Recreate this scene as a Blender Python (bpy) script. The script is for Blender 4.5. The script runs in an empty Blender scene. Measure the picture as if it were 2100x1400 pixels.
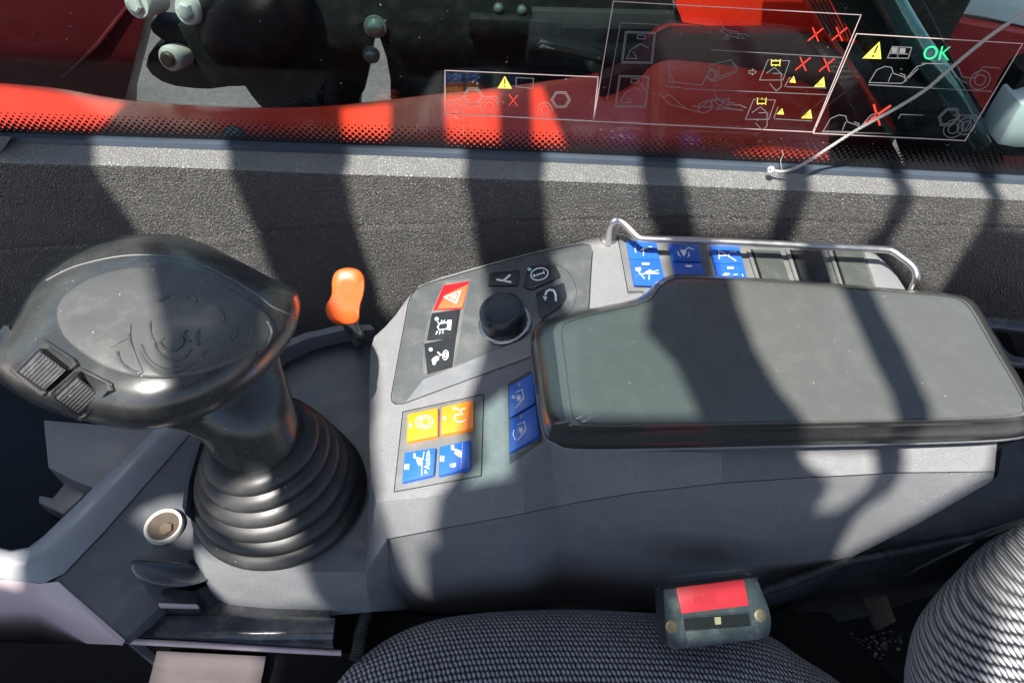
import bpy, bmesh, math, random
from mathutils import Vector, Matrix, geometry
from mathutils.bvhtree import BVHTree
random.seed(7)
SC = bpy.context.scene
COL = SC.collection
rad = math.radians

# ------------------------------------------------------------------ camera
FPX = 1400.0
_N = Vector((-100, -1200, -1400)).normalized()
_Z = -_N
_X = Vector((1, -.03, 0)); _X.z = -(_X.x*_N.x+_X.y*_N.y)/_N.z; _X.normalize()
_Y = _Z.cross(_X)
CAM = Vector((0, 0, .36))
cd = bpy.data.cameras.new('camera'); cam = bpy.data.objects.new('camera', cd); COL.objects.link(cam)
cd.sensor_width = 36; cd.lens = 36*FPX/2100; cd.clip_start = .01; cd.clip_end = 400
RM = Matrix((_X, _Y, _Z))                 # world = RM @ cam
cam.matrix_world = Matrix.Translation(CAM) @ RM.to_4x4()
SC.camera = cam

# ------------------------------------------------------------------ sky, sun, exposure
SUN = Vector((-.26, -.40, .88)).normalized()
SKY_STRENGTH = .075
SUN_STRENGTH = 5.0
w = bpy.data.worlds.new('World'); SC.world = w; w.use_nodes = True
nt = w.node_tree; nt.nodes.clear()
sky = nt.nodes.new('ShaderNodeTexSky'); sky.sky_type = 'NISHITA'; sky.sun_disc = False
sky.sun_elevation = math.asin(SUN.z); sky.sun_rotation = math.atan2(SUN.x, SUN.y)
bg = nt.nodes.new('ShaderNodeBackground'); bg.inputs[1].default_value = SKY_STRENGTH
wo = nt.nodes.new('ShaderNodeOutputWorld')
nt.links.new(sky.outputs[0], bg.inputs[0]); nt.links.new(bg.outputs[0], wo.inputs[0])
sd = bpy.data.lights.new('sun', 'SUN'); sd.energy = SUN_STRENGTH; sd.angle = rad(.75); sd.color = (1, .965, .91)
so = bpy.data.objects.new('sun', sd); COL.objects.link(so)
so.rotation_euler = SUN.to_track_quat('Z', 'Y').to_euler(); so.location = SUN*5
SC.view_settings.view_transform = 'Standard'; SC.view_settings.look = 'None'
SC.view_settings.exposure = 1.25; SC.view_settings.gamma = 1
SC.view_settings.use_curve_mapping = False
SC.cycles.max_bounces = 8

# ------------------------------------------------------------------ pixel -> surface
def ray(px, py): return RM @ Vector((px-1050, 700-py, -FPX))
def Z(px, py, z):
    d = ray(px, py); return CAM + d*((z-CAM.z)/d.z)
def YY(px, py, y):
    d = ray(px, py); return CAM + d*(y/d.y)
class Plane:
    def __init__(s, a, b, c):
        s.p = a; s.n = (b-a).cross(c-a).normalized()
        if s.n.dot(CAM-a) < 0: s.n = -s.n
    def __call__(s, px, py, h=0.):
        d = ray(px, py); p = s.p+s.n*h
        return CAM + d*((p-CAM).dot(s.n)/d.dot(s.n))
    def nrm(s, px, py): return s.n
class Flat(Plane):                       # horizontal plane
    def __init__(s, z): s.p = Vector((0, 0, z)); s.n = Vector((0, 0, 1))
class Upright(Plane):                    # plane facing the seat
    def __init__(s, y): s.p = Vector((0, y, 0)); s.n = Vector((0, -1, 0))
class Skin:                              # any built surface
    def __init__(s, objs):
        vs = []; fs = []
        for o in objs:
            k = len(vs); vs += [v.co.copy() for v in o.data.vertices]
            fs += [[k+i for i in p.vertices] for p in o.data.polygons]
        s.b = BVHTree.FromPolygons(vs, fs)
    def __call__(s, px, py, h=0.):
        d = ray(px, py).normalized(); hit = s.b.ray_cast(CAM, d)
        if hit[0] is None: hit = s.b.find_nearest(CAM+d*.45)
        n = hit[1]
        if n.dot(d) > 0: n = -n
        return hit[0]+n*h

# ------------------------------------------------------------------ materials
MATS = {}
def nd(t, kind, **kw):
    n = t.nodes.new(kind)
    for k, v in kw.items(): setattr(n, k, v)
    return n
def mat(name, col, rough=.5, grain=0., gscale=900., spec=.5, metal=0., var=.12, vscale=12., dust=0., coat=0.,
        dustcol=(.45, .42, .38), gtype='noise', rvar=.08, speck=0., dust_glint=0.):
    m = bpy.data.materials.new(name); m.use_nodes = True; t = m.node_tree; L = t.links
    b = t.nodes['Principled BSDF']
    b.inputs['Roughness'].default_value = rough; b.inputs['Metallic'].default_value = metal
    b.inputs['Specular IOR Level'].default_value = spec; b.inputs['Coat Weight'].default_value = coat
    b.inputs['Coat Roughness'].default_value = .12
    tc = nd(t, 'ShaderNodeTexCoord')
    n1 = nd(t, 'ShaderNodeTexNoise'); n1.inputs['Scale'].default_value = vscale; n1.inputs['Detail'].default_value = 5
    L.new(tc.outputs['Object'], n1.inputs['Vector'])
    mr = nd(t, 'ShaderNodeMapRange'); mr.inputs[1].default_value = .3; mr.inputs[2].default_value = .7
    mr.inputs[3].default_value = 1-var; mr.inputs[4].default_value = 1+var
    L.new(n1.outputs[0], mr.inputs[0])
    mx = nd(t, 'ShaderNodeVectorMath', operation='SCALE'); mx.inputs[0].default_value = col
    L.new(mr.outputs[0], mx.inputs['Scale'])
    out = mx.outputs[0]
    if dust > 0:
        n2 = nd(t, 'ShaderNodeTexNoise'); n2.inputs['Scale'].default_value = 55; n2.inputs['Detail'].default_value = 8
        n2.inputs['Roughness'].default_value = .7
        L.new(tc.outputs['Object'], n2.inputs['Vector'])
        r2 = nd(t, 'ShaderNodeMapRange'); r2.inputs[1].default_value = .48; r2.inputs[2].default_value = .75
        r2.inputs[3].default_value = 0; r2.inputs[4].default_value = dust
        L.new(n2.outputs[0], r2.inputs[0])
        m2 = nd(t, 'ShaderNodeMix', data_type='RGBA'); L.new(r2.outputs[0], m2.inputs[0]); L.new(out, m2.inputs[6])
        m2.inputs[7].default_value = (*dustcol, 1); out = m2.outputs[2]
    if speck > 0:                        # single grains of dust lying on the surface
        v = nd(t, 'ShaderNodeTexVoronoi'); v.inputs['Scale'].default_value = 260; L.new(tc.outputs['Object'], v.inputs['Vector'])
        cm = nd(t, 'ShaderNodeMath', operation='LESS_THAN'); cm.inputs[1].default_value = .11
        L.new(v.outputs['Distance'], cm.inputs[0])
        sx = nd(t, 'ShaderNodeSeparateColor'); L.new(v.outputs['Color'], sx.inputs[0])
        gt = nd(t, 'ShaderNodeMath', operation='GREATER_THAN'); gt.inputs[1].default_value = 1-speck
        L.new(sx.outputs[0], gt.inputs[0])
        ml = nd(t, 'ShaderNodeMath', operation='MULTIPLY'); L.new(cm.outputs[0], ml.inputs[0]); L.new(gt.outputs[0], ml.inputs[1])
        ml2 = nd(t, 'ShaderNodeMath', operation='MULTIPLY'); L.new(ml.outputs[0], ml2.inputs[0]); ml2.inputs[1].default_value = .7
        m3 = nd(t, 'ShaderNodeMix', data_type='RGBA'); L.new(ml2.outputs[0], m3.inputs[0]); L.new(out, m3.inputs[6])
        m3.inputs[7].default_value = (.5, .48, .44, 1); out = m3.outputs[2]
    L.new(out, b.inputs['Base Color'])
    rr = nd(t, 'ShaderNodeMapRange'); rr.inputs[1].default_value = .3; rr.inputs[2].default_value = .7
    rr.inputs[3].default_value = max(.02, rough-rvar); rr.inputs[4].default_value = min(1, rough+rvar)
    n3 = nd(t, 'ShaderNodeTexNoise'); n3.inputs['Scale'].default_value = 40; n3.inputs['Detail'].default_value = 6
    L.new(tc.outputs['Object'], n3.inputs['Vector']); L.new(n3.outputs[0], rr.inputs[0]); L.new(rr.outputs[0], b.inputs['Roughness'])
    if grain > 0:
        if gtype == 'leather':
            g = nd(t, 'ShaderNodeTexVoronoi', feature='DISTANCE_TO_EDGE'); g.inputs['Scale'].default_value = gscale
            wn = nd(t, 'ShaderNodeTexNoise'); wn.inputs['Scale'].default_value = gscale*.9; wn.inputs['Detail'].default_value = 3
            L.new(tc.outputs['Object'], wn.inputs['Vector'])
            sc = nd(t, 'ShaderNodeVectorMath', operation='SCALE'); sc.inputs['Scale'].default_value = 1.6/gscale
            L.new(wn.outputs[1], sc.inputs[0])
            ad = nd(t, 'ShaderNodeVectorMath', operation='ADD'); L.new(tc.outputs['Object'], ad.inputs[0]); L.new(sc.outputs[0], ad.inputs[1])
            L.new(ad.outputs[0], g.inputs['Vector'])
            pw = nd(t, 'ShaderNodeMapRange'); pw.inputs[1].default_value = 0; pw.inputs[2].default_value = .3
            L.new(g.outputs['Distance'], pw.inputs[0]); src = pw.outputs[0]
        else:
            g = nd(t, 'ShaderNodeTexNoise'); g.inputs['Scale'].default_value = gscale; g.inputs['Detail'].default_value = 2
            L.new(tc.outputs['Object'], g.inputs['Vector']); src = g.outputs[0]
        if dust_glint > 0:  # dusty grain tips, with specular sparkle painted in as paler colour
            pn = nd(t, 'ShaderNodeTexNoise'); pn.inputs['Scale'].default_value = 420; pn.inputs['Detail'].default_value = 3
            L.new(tc.outputs['Object'], pn.inputs['Vector'])
            pr_ = nd(t, 'ShaderNodeMapRange'); pr_.inputs[1].default_value = .48; pr_.inputs[2].default_value = .62; L.new(pn.outputs[0], pr_.inputs[0])
            pm = nd(t, 'ShaderNodeMath', operation='MULTIPLY'); L.new(pr_.outputs[0], pm.inputs[0]); L.new(src, pm.inputs[1])
            pk = nd(t, 'ShaderNodeMath', operation='MULTIPLY'); L.new(pm.outputs[0], pk.inputs[0]); pk.inputs[1].default_value = dust_glint
            mw = nd(t, 'ShaderNodeMix', data_type='RGBA'); L.new(pk.outputs[0], mw.inputs[0]); L.new(out, mw.inputs[6])
            mw.inputs[7].default_value = (*dustcol, 1); L.new(mw.outputs[2], b.inputs['Base Color'])
        bp = nd(t, 'ShaderNodeBump'); bp.inputs['Strength'].default_value = grain; bp.inputs['Distance'].default_value = (.9 if 399 < gscale < 402 else .45 if gtype == 'leather' else .25)/gscale
        L.new(src, bp.inputs['Height']); L.new(bp.outputs[0], b.inputs['Normal'])
        if gtype == 'leather': L.new(bp.outputs[0], b.inputs['Coat Normal'])
    MATS[name] = m
    return m
mat('trim_black', (.086, .082, .076), .36, 1.0, 400, 1., var=.1, dust=.22, dustcol=(.26, .245, .22), gtype='leather', dust_glint=.5)
mat('trim_lip', (.21, .208, .20), .36, .8, 401, 1., var=.08, dust=.3, dustcol=(.34, .33, .31), gtype='leather', dust_glint=.25)  # same plastic as the trim; sun and sky brightness painted as paler grey
mat('console_grey', (.22, .221, .226), .48, .75, 900, .45, var=.05, dust=.16, dustcol=(.48, .47, .45), gtype='leather')
mat('console_smooth', (.13, .136, .146), .42, .12, 1500, .5, var=.06, dust=.12)
mat('panel_grey', (.07, .075, .077), .38, .22, 1800, .5, var=.05, dust=.14, speck=.05)
mat('frame_grey', (.13, .135, .13), .45, .2, 1500, .5, var=.05, dust=.2)
mat('key_black', (.022, .024, .026), .3, .1, 1600, .5, speck=.03)
mat('knob_black', (.014, .02, .026), .3, .1, 1600, .6, speck=.03)
mat('knob_ring', (.62, .6, .55), .25, metal=1)
mat('blank_grey', (.055, .062, .056), .4, .1, 1500, dust=.12, speck=.06)
mat('key_red', (.85, .12, .04), .35, spec=.5, coat=.3)
mat('frame_red', (.45, .01, .015), .35)
mat('red_relief', (.34, .014, .02), .45)
mat('key_yellow', (.95, .24, .012), .38, coat=.3)
mat('key_blue', (.02, .11, .50), .33, spec=.5, coat=.35)
mat('white_print', (.8, .8, .8), .5, var=.03)
mat('key_lamp', (.35, .62, .62), .3)
mat('slot_grey', (.25, .32, .42), .4)
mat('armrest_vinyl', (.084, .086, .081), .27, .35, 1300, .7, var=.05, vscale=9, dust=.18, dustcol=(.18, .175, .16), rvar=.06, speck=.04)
mat('armrest_side_shaded', (.036, .037, .036), .2, .3, 1300, .8, var=.05, dust=.12, dustcol=(.14, .135, .12), rvar=.05)  # same vinyl as the top, darkened to paint in the shaded side
mat('stick_plastic', (.032, .034, .034), .28, .15, 1500, .7, dust=.16, speck=.10, dustcol=(.2, .19, .17))
mat('stick_pad', (.072, .072, .071), .5, .2, 1300, .5, dust=.12, speck=.06)
mat('stick_rocker', (.05, .05, .052), .24, .1, 1500, .7, dust=.3, speck=.08)
mat('rubber', (.024, .023, .022), .42, .1, 900, .5, dust=.25, dustcol=(.12, .11, .1), speck=.05)
mat('tray_plastic', (.18, .183, .19), .42, .1, 1500, .45, var=.06, dust=.12)
mat('bin_black', (.014, .02, .028), .8, spec=.1)
mat('rim_skylit', (.28, .285, .30), .4, .1, 1500, .45, dust=.12)  # same tray moulding, its sky light painted in as a lighter grey
mat('tray_dark', (.05, .06, .07), .45, .1, 1500, .4, dust=.1)
mat('gloss_black', (.03, .034, .04), .22, spec=.6, dust=.2)
mat('pink_bounce', (.58, .45, .45), .4, .06, 1200, dust=.1)  # pink light bounced off the ground, put into the colour
mat('void_black', (.008, .008, .009), .8, spec=.2)
mat('orange_lever', (.74, .10, .012), .45, .1, 1200, .4, dust=.06)
mat('steel', (.68, .65, .6), .38, metal=1, var=.1, grain=.25, gscale=700, rvar=.1)
mat('rust_steel', (.16, .12, .08), .5, metal=.6, dust=.5, dustcol=(.3, .2, .1))
mat('red_button', (.46, .018, .026), .4, .15, 1300)
mat('buckle_grey', (.034, .04, .042), .35, .1, 1300, dust=.2)
mat('cup_brown', (.06, .045, .03), .6, dust=.4, dustcol=(.16, .11, .06))
mat('brass', (.5, .38, .22), .4, metal=.8, dust=.4)
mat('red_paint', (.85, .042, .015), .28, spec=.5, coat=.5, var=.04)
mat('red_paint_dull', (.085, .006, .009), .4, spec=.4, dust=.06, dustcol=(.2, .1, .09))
mat('boom_black', (.006, .007, .008), .5, spec=.3, dust=.05)
mat('boom_edge', (.018, .022, .021), .5)
mat('pale_bounce', (.25, .2, .2), .45, .1, 900, dust=.15)  # pale panel with the pink ground bounce put into its colour
mat('bolt_white', (.5, .48, .45), .35, dust=.3, dustcol=(.5, .4, .3))
mat('bolt_grey', (.16, .22, .2), .3, metal=.6)
mat('rope_white', (.33, .32, .30), .7, .9, 900, dust=.3)
mat('print_line', (.60, .46, .44), .6, var=.02)
mat('print_grey', (.2, .2, .2), .6, var=.02)
mat('print_yellow', (.95, .85, .12), .5, var=.02)
mat('print_red', (.9, .05, .03), .5, var=.02)
mat('print_green', (.03, .8, .3), .5, var=.02)
mat('print_black', (.02, .02, .02), .5, var=.02)
mat('dust_pale', (.16, .15, .14), .8)
mat('frit', (.012, .013, .015), .35)
mat('gasket', (.05, .065, .085), .35)
mat('ground_concrete', (.44, .34, .32), .85, .5, 60, var=.2, vscale=3, dust=.4, dustcol=(.42, .38, .35))
mat('asphalt_grey', (.055, .050, .050), .85, .5, 40, var=.2, vscale=3, dust=.4, dustcol=(.16, .15, .15))
mat('stencil_grey', (.08, .08, .085), .5)
mat('white_paint', (.75, .76, .78), .3, coat=.2)
mat('blue_grey', (.22, .26, .33), .35)
mat('teal_sheen', (.12, .22, .22), .12, metal=.7)  # teal highlight of the black pillar put into the colour
mat('field_shaded', (.09, .094, .104), .45, .1, 1500, .4, dust=.08)  # same tray moulding, shade painted in as a darker grey
mat('lever_gloss', (.06, .065, .07), .18, spec=.6)

def knit(name, thread, gap, su, sv, off=.5, sl=.35, ku=2.5, kv=2.05):
    m = bpy.data.materials.new(name); m.use_nodes = True; t = m.node_tree; L = t.links
    b = t.nodes['Principled BSDF']; b.inputs['Roughness'].default_value = .75; b.inputs['Specular IOR Level'].default_value = .25
    b.inputs['Sheen Weight'].default_value = .3
    uv = nd(t, 'ShaderNodeUVMap'); mp = nd(t, 'ShaderNodeMapping'); mp.inputs['Scale'].default_value = (su, sv, 1)
    nz = nd(t, 'ShaderNodeTexNoise'); nz.inputs['Scale'].default_value = 150; nz.inputs['Detail'].default_value = 2
    L.new(uv.outputs[0], nz.inputs['Vector'])
    jt = nd(t, 'ShaderNodeVectorMath', operation='MULTIPLY_ADD'); jt.inputs[1].default_value = (.0024, .0022, 0)
    L.new(nz.outputs[1], jt.inputs[0]); L.new(uv.outputs[0], jt.inputs[2]); L.new(jt.outputs[0], mp.inputs[0])
    sp = nd(t, 'ShaderNodeSeparateXYZ'); L.new(mp.outputs[0], sp.inputs[0])
    def M(op, a, bb=None, c=None):
        n = nd(t, 'ShaderNodeMath', operation=op)
        for i, q in enumerate((a, bb, c)):
            if q is None: continue
            if isinstance(q, (int, float)): n.inputs[i].default_value = q
            else: L.new(q, n.inputs[i])
        return n.outputs[0]
    row = M('FLOOR', sp.outputs[1])
    odd = M('MODULO', M('ABSOLUTE', row), 2)
    u = M('ADD', sp.outputs[0], M('MULTIPLY', odd, off))
    fu = M('SUBTRACT', M('FRACT', u), .5); fv = M('SUBTRACT', M('FRACT', sp.outputs[1]), .5)
    fu2 = M('ADD', fu, M('MULTIPLY', fv, sl))
    d = M('ADD', M('POWER', M('ABSOLUTE', M('MULTIPLY', fu2, ku)), 2), M('POWER', M('ABSOLUTE', M('MULTIPLY', fv, kv)), 2))
    h = nd(t, 'ShaderNodeMapRange'); h.inputs[1].default_value = 1.15; h.inputs[2].default_value = .25; L.new(d, h.inputs[0])
    mx = nd(t, 'ShaderNodeMix', data_type='RGBA'); L.new(h.outputs[0], mx.inputs[0])
    mx.inputs[6].default_value = (*gap, 1); mx.inputs[7].default_value = (*thread, 1)
    n2 = nd(t, 'ShaderNodeTexNoise'); n2.inputs['Scale'].default_value = 14; n2.inputs['Detail'].default_value = 6; L.new(uv.outputs[0], n2.inputs['Vector'])
    mr = nd(t, 'ShaderNodeMapRange'); mr.inputs[1].default_value = .3; mr.inputs[2].default_value = .7; mr.inputs[3].default_value = .8; mr.inputs[4].default_value = 1.15
    L.new(n2.outputs[0], mr.inputs[0])
    vs = nd(t, 'ShaderNodeVectorMath', operation='SCALE'); L.new(mx.outputs[2], vs.inputs[0]); L.new(mr.outputs[0], vs.inputs['Scale'])
    L.new(vs.outputs[0], b.inputs['Base Color'])
    bp = nd(t, 'ShaderNodeBump'); bp.inputs['Strength'].default_value = .8; bp.inputs['Distance'].default_value = .0012
    L.new(h.outputs[0], bp.inputs['Height']); L.new(bp.outputs[0], b.inputs['Normal'])
    MATS[name] = m
knit('knit_seat', (.40, .40, .42), (.008, .009, .014), 290, 170)
knit('knit_back', (.46, .45, .45), (.010, .011, .018), 290, 200, .5, .55, 2.0, 2.2)

def glass_mat():
    m = bpy.data.materials.new('window_glass'); m.use_nodes = True; t = m.node_tree; t.nodes.clear(); L = t.links
    o = nd(t, 'ShaderNodeOutputMaterial'); mx = nd(t, 'ShaderNodeMixShader')
    tr = nd(t, 'ShaderNodeBsdfTransparent'); tr.inputs[0].default_value = (.86, .92, .90, 1)
    gl = nd(t, 'ShaderNodeBsdfGlossy'); gl.inputs['Roughness'].default_value = .012
    fr = nd(t, 'ShaderNodeFresnel'); 
    ge = nd(t, 'ShaderNodeNewGeometry'); im = nd(t, 'ShaderNodeMapRange'); im.inputs[3].default_value = 1.5; im.inputs[4].default_value = 1/1.5
    L.new(ge.outputs['Backfacing'], im.inputs[0]); L.new(im.outputs[0], fr.inputs[0])
    L.new(fr.outputs[0], mx.inputs[0]); L.new(tr.outputs[0], mx.inputs[1]); L.new(gl.outputs[0], mx.inputs[2]); L.new(mx.outputs[0], o.inputs[0])
    MATS['glass'] = m
glass_mat()
m = bpy.data.materials.new('filter_tint'); m.use_nodes = True; t = m.node_tree; t.nodes.clear()
o = nd(t, 'ShaderNodeOutputMaterial'); tr_ = nd(t, 'ShaderNodeBsdfTransparent'); tr_.inputs[0].default_value = (.70, .80, .79, 1)
t.links.new(tr_.outputs[0], o.inputs[0]); MATS['filter_tint'] = m

# ------------------------------------------------------------------ object helpers
def tag(o, label=None, cat=None, group=None, kind=None):
    if label: o['label'] = label
    if cat: o['category'] = cat
    if group: o['group'] = group
    if kind: o['kind'] = kind
    return o
def thing(name, loc, label, cat, group=None):
    o = bpy.data.objects.new(name, None); COL.objects.link(o); o.location = loc; o.empty_display_size = .02
    return tag(o, label, cat, group)
def put(name, me, m, parent=None):
    o = bpy.data.objects.new(name, me); COL.objects.link(o)
    if m and not me.materials: me.materials.append(MATS[m])
    if parent:
        o.parent = parent
        if parent.type == 'EMPTY': o.matrix_parent_inverse = Matrix.Translation(-Vector(parent.location))
    return o
def mesh(name, vs, fs, m, parent=None, smooth=35, bevel=0., seg=2, uv=None, sub=0):
    me = bpy.data.meshes.new(name); me.from_pydata([tuple(v) for v in vs], [], fs); me.validate()
    bm = bmesh.new(); bm.from_mesh(me); bmesh.ops.remove_doubles(bm, verts=bm.verts, dist=1e-6)
    bmesh.ops.recalc_face_normals(bm, faces=bm.faces)
    if bevel > 0:
        es = [e for e in bm.edges if len(e.link_faces) == 2 and e.calc_face_angle(0) > rad(20)]
        bmesh.ops.bevel(bm, geom=es, offset=bevel, segments=seg, affect='EDGES', profile=.6, clamp_overlap=True)
    bm.to_mesh(me); bm.free()
    if smooth:
        me.shade_smooth(); me.set_sharp_from_angle(angle=rad(smooth))
    if uv:
        l = me.uv_layers.new(name='UVMap')
        for i, lp in enumerate(me.loops): l.data[i].uv = uv(me.vertices[lp.vertex_index].co)
    o = put(name, me, m, parent)
    if sub:
        md = o.modifiers.new('s', 'SUBSURF'); md.levels = sub; md.render_levels = sub
    return o
def closed(pts, n=64):
    """closed Catmull-Rom through 2-D or 3-D points, resampled to n"""
    out = []; k = len(pts); P = [Vector(p) for p in pts]
    for i in range(n):
        t = i*k/n; j = int(t); f = t-j
        a, b, c, d = P[(j-1) % k], P[j % k], P[(j+1) % k], P[(j+2) % k]
        out.append(.5*((2*b)+(c-a)*f+(2*a-5*b+4*c-d)*f*f+(3*b-a-3*c+d)*f**3))
    return out
def openc(pts, n=24):
    out = []; P = [Vector(p) for p in pts]; k = len(P)
    for i in range(n):
        t = min(i*(k-1)/(n-1), k-1-1e-6); j = int(t); f = t-j
        a, b, c, d = P[max(j-1, 0)], P[j], P[j+1], P[min(j+2, k-1)]
        out.append(.5*((2*b)+(c-a)*f+(2*a-5*b+4*c-d)*f*f+(3*b-a-3*c+d)*f**3))
    return out
def loft(name, rings, m, parent=None, cap0=True, cap1=True, **kw):
    vs = [v for r in rings for v in r]; n = len(rings[0]); fs = []
    for a in range(len(rings)-1):
        for i in range(n):
            j = (i+1) % n
            fs.append([a*n+i, a*n+j, (a+1)*n+j, (a+1)*n+i])
    if cap0: fs.append(list(range(n))[::-1])
    if cap1: fs.append([(len(rings)-1)*n+i for i in range(n)])
    return mesh(name, vs, fs, m, parent, **kw)
def tube_mesh(pts, r, n=10, caps=True):
    P = [Vector(p) for p in pts]; vs = []; fs = []
    R = r if isinstance(r, (list, tuple)) else [r]*len(P)
    up = Vector((0, 0, 1)); prev = None
    for i, p in enumerate(P):
        t = (P[min(i+1, len(P)-1)]-P[max(i-1, 0)]).normalized()
        if prev is None: a = t.orthogonal().normalized()
        else: a = (prev-t*prev.dot(t)).normalized()
        prev = a; b = t.cross(a)
        for k in range(n):
            an = 2*math.pi*k/n; vs.append(p+(a*math.cos(an)+b*math.sin(an))*R[i])
    for i in range(len(P)-1):
        for k in range(n):
            l = (k+1) % n; fs.append([i*n+k, i*n+l, (i+1)*n+l, (i+1)*n+k])
    if caps: fs.append(list(range(n))[::-1]); fs.append([(len(P)-1)*n+k for k in range(n)])
    return vs, fs
def tube(name, pts, r, m, parent=None, n=10, **kw):
    vs, fs = tube_mesh(pts, r, n); return mesh(name, vs, fs, m, parent, smooth=50, **kw)
def slab(name, outline, th, nrm, m, parent=None, bevel=0., seg=2, **kw):
    """outline (3-D) is the face towards the viewer, th its thickness along -nrm"""
    n = len(outline); nrm = Vector(nrm)
    vs = [Vector(p) for p in outline]+[Vector(p)-nrm*th for p in outline]
    fs = [list(range(n)), [n+i for i in range(n)][::-1]]+[[i, (i+1) % n, n+(i+1) % n, n+i] for i in range(n)]
    return mesh(name, vs, fs, m, parent, bevel=bevel, seg=seg, **kw)
def on(S, pts, h=0.): return [S(x, y, h) for x, y in pts]
def lerp2(a, b, t): return (a[0]+(b[0]-a[0])*t, a[1]+(b[1]-a[1])*t)
def shrink(q, k):
    cx = sum(p[0] for p in q)/len(q); cy = sum(p[1] for p in q)/len(q)
    return [(cx+(x-cx)*k, cy+(y-cy)*k) for x, y in q]
def rib_geo(S, strokes, wpx, h):
    """flat printed strokes: strokes are pixel polylines, wpx their width in photo pixels"""
    vs = []; fs = []
    for s in strokes:
        s = [Vector(p) for p in s]
        cl = (s[0]-s[-1]).length < .01 and len(s) > 2
        if cl: s = s[:-1]
        k = len(vs); n = len(s)
        for i, p in enumerate(s):
            a = s[i-1] if (i > 0 or cl) else s[i]; b = s[(i+1) % n] if (i < n-1 or cl) else s[i]
            d1 = (p-a); d2 = (b-p)
            if d1.length < 1e-6: d1 = d2
            if d2.length < 1e-6: d2 = d1
            d1.normalize(); d2.normalize(); t = (d1+d2)
            if t.length < 1e-3: t = d1
            t.normalize(); nn = Vector((-t.y, t.x)); mi = 1/max(.5, abs(t.dot(d1)))
            vs.append(S(*(p+nn*wpx*.5*mi), h)); vs.append(S(*(p-nn*wpx*.5*mi), h))
        for i in range(n if cl else n-1):
            j = (i+1) % n; fs.append([k+2*i, k+2*i+1, k+2*j+1, k+2*j])
    return vs, fs
def fill_geo(S, polys, h):
    vs = []; fs = []
    for p in polys:
        k = len(vs); vs += on(S, p, h); fs.append(list(range(k, k+len(p))))
    return vs, fs
def join(*gs):
    vs = []; fs = []
    for v, f in gs:
        k = len(vs); vs += v; fs += [[k+i for i in q] for q in f]
    return vs, fs
def printed(name, S, m, parent, strokes=(), wpx=2.2, fills=(), h=.0004, geo=None):
    g = join(rib_geo(S, strokes, wpx, h), fill_geo(S, fills, h), *( [geo] if geo else []))
    me = bpy.data.meshes.new(name); me.from_pydata([tuple(v) for v in g[0]], [], g[1])
    return put(name, me, m, parent)
def arc(cx, cy, rx, ry=None, a0=0, a1=360, n=20, rot=0):
    ry = ry or rx; o = []; c, s = math.cos(rad(rot)), math.sin(rad(rot))
    for i in range(n+1):
        a = rad(a0+(a1-a0)*i/n); x = rx*math.cos(a); y = ry*math.sin(a)
        o.append((cx+x*c-y*s, cy+x*s+y*c))
    return o
def text_geo(S, body, org, u, v, h, depth=0.):
    """lettering: org pixel of the baseline start, u pixel vector of one em along the line, v one em upwards"""
    cu = bpy.data.curves.new('t', 'FONT'); cu.body = body; cu.size = 1; cu.resolution_u = 3
    o = bpy.data.objects.new('t', cu); COL.objects.link(o)
    dg = bpy.context.evaluated_depsgraph_get(); me = bpy.data.meshes.new_from_object(o.evaluated_get(dg))
    vs = [S(org[0]+q.co.x*u[0]+q.co.y*v[0], org[1]+q.co.x*u[1]+q.co.y*v[1], h) for q in me.vertices]
    fs = [list(p.vertices) for p in me.polygons]
    bpy.data.objects.remove(o); bpy.data.curves.remove(cu); bpy.data.meshes.remove(me)
    return vs, fs
def key(name, S, q, h, m, parent, bevel=.0006, base=-.0015, grow=1.0):
    """a push key: quad q in the surface S, its top h above it"""
    top = on(S, q, h); nrm = (top[1]-top[0]).cross(top[2]-top[0]).normalized()
    if nrm.dot(CAM-top[0]) < 0: nrm = -nrm
    return slab(name, top, h-base, nrm, m, parent, bevel=bevel)
z2 = lambda *p: [(700+x/2.917, y/2.917) for x, y in p]
z3 = lambda *p: [(1400+x/2.917, y/2.917) for x, y in p]
z7 = lambda *p: [(850+x/5.185, 530+y/5.185) for x, y in p]
z8 = lambda *p: [(800+x/5, 740+y/5) for x, y in p]
z9 = lambda *p: [(1200+x/5.25, 440+y/5.25) for x, y in p]

# ================================================================== SETTING
def box(name, a, b, m, parent=None, bevel=0.):
    (x0, y0, z0), (x1, y1, z1) = a, b
    vs = [(x, y, z) for z in (z0, z1) for y in (y0, y1) for x in (x0, x1)]
    fs = [[0, 1, 3, 2], [4, 6, 7, 5], [0, 4, 5, 1], [1, 5, 7, 3], [3, 7, 6, 2], [2, 6, 4, 0]]
    return mesh(name, vs, fs, m, parent, bevel=bevel)
g = 60
tag(mesh('ground', [(-g, -g, -1.25), (g, -g, -1.25), (g, g, -1.25), (-g, g, -1.25)], [[0, 1, 2, 3]], 'ground_concrete'), kind='structure')
tag(mesh('asphalt', [(-g, .8, -1.246), (g, .8, -1.246), (g, g, -1.246), (-g, g, -1.246)], [[0, 1, 2, 3]], 'asphalt_grey'), kind='structure')
tag(box('cab_floor', (-1.7, -.75, -.56), (1.7, .52, -.5), 'void_black'), kind='structure')

dr_ = thing('cab_door', (0, -.7, -.56), 'dark lower door panel on the far side of the seat', 'door')
box('door_panel', (-1.7, -.74, -.56), (1.7, -.70, -.08), 'tray_dark', dr_, .006)
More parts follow.
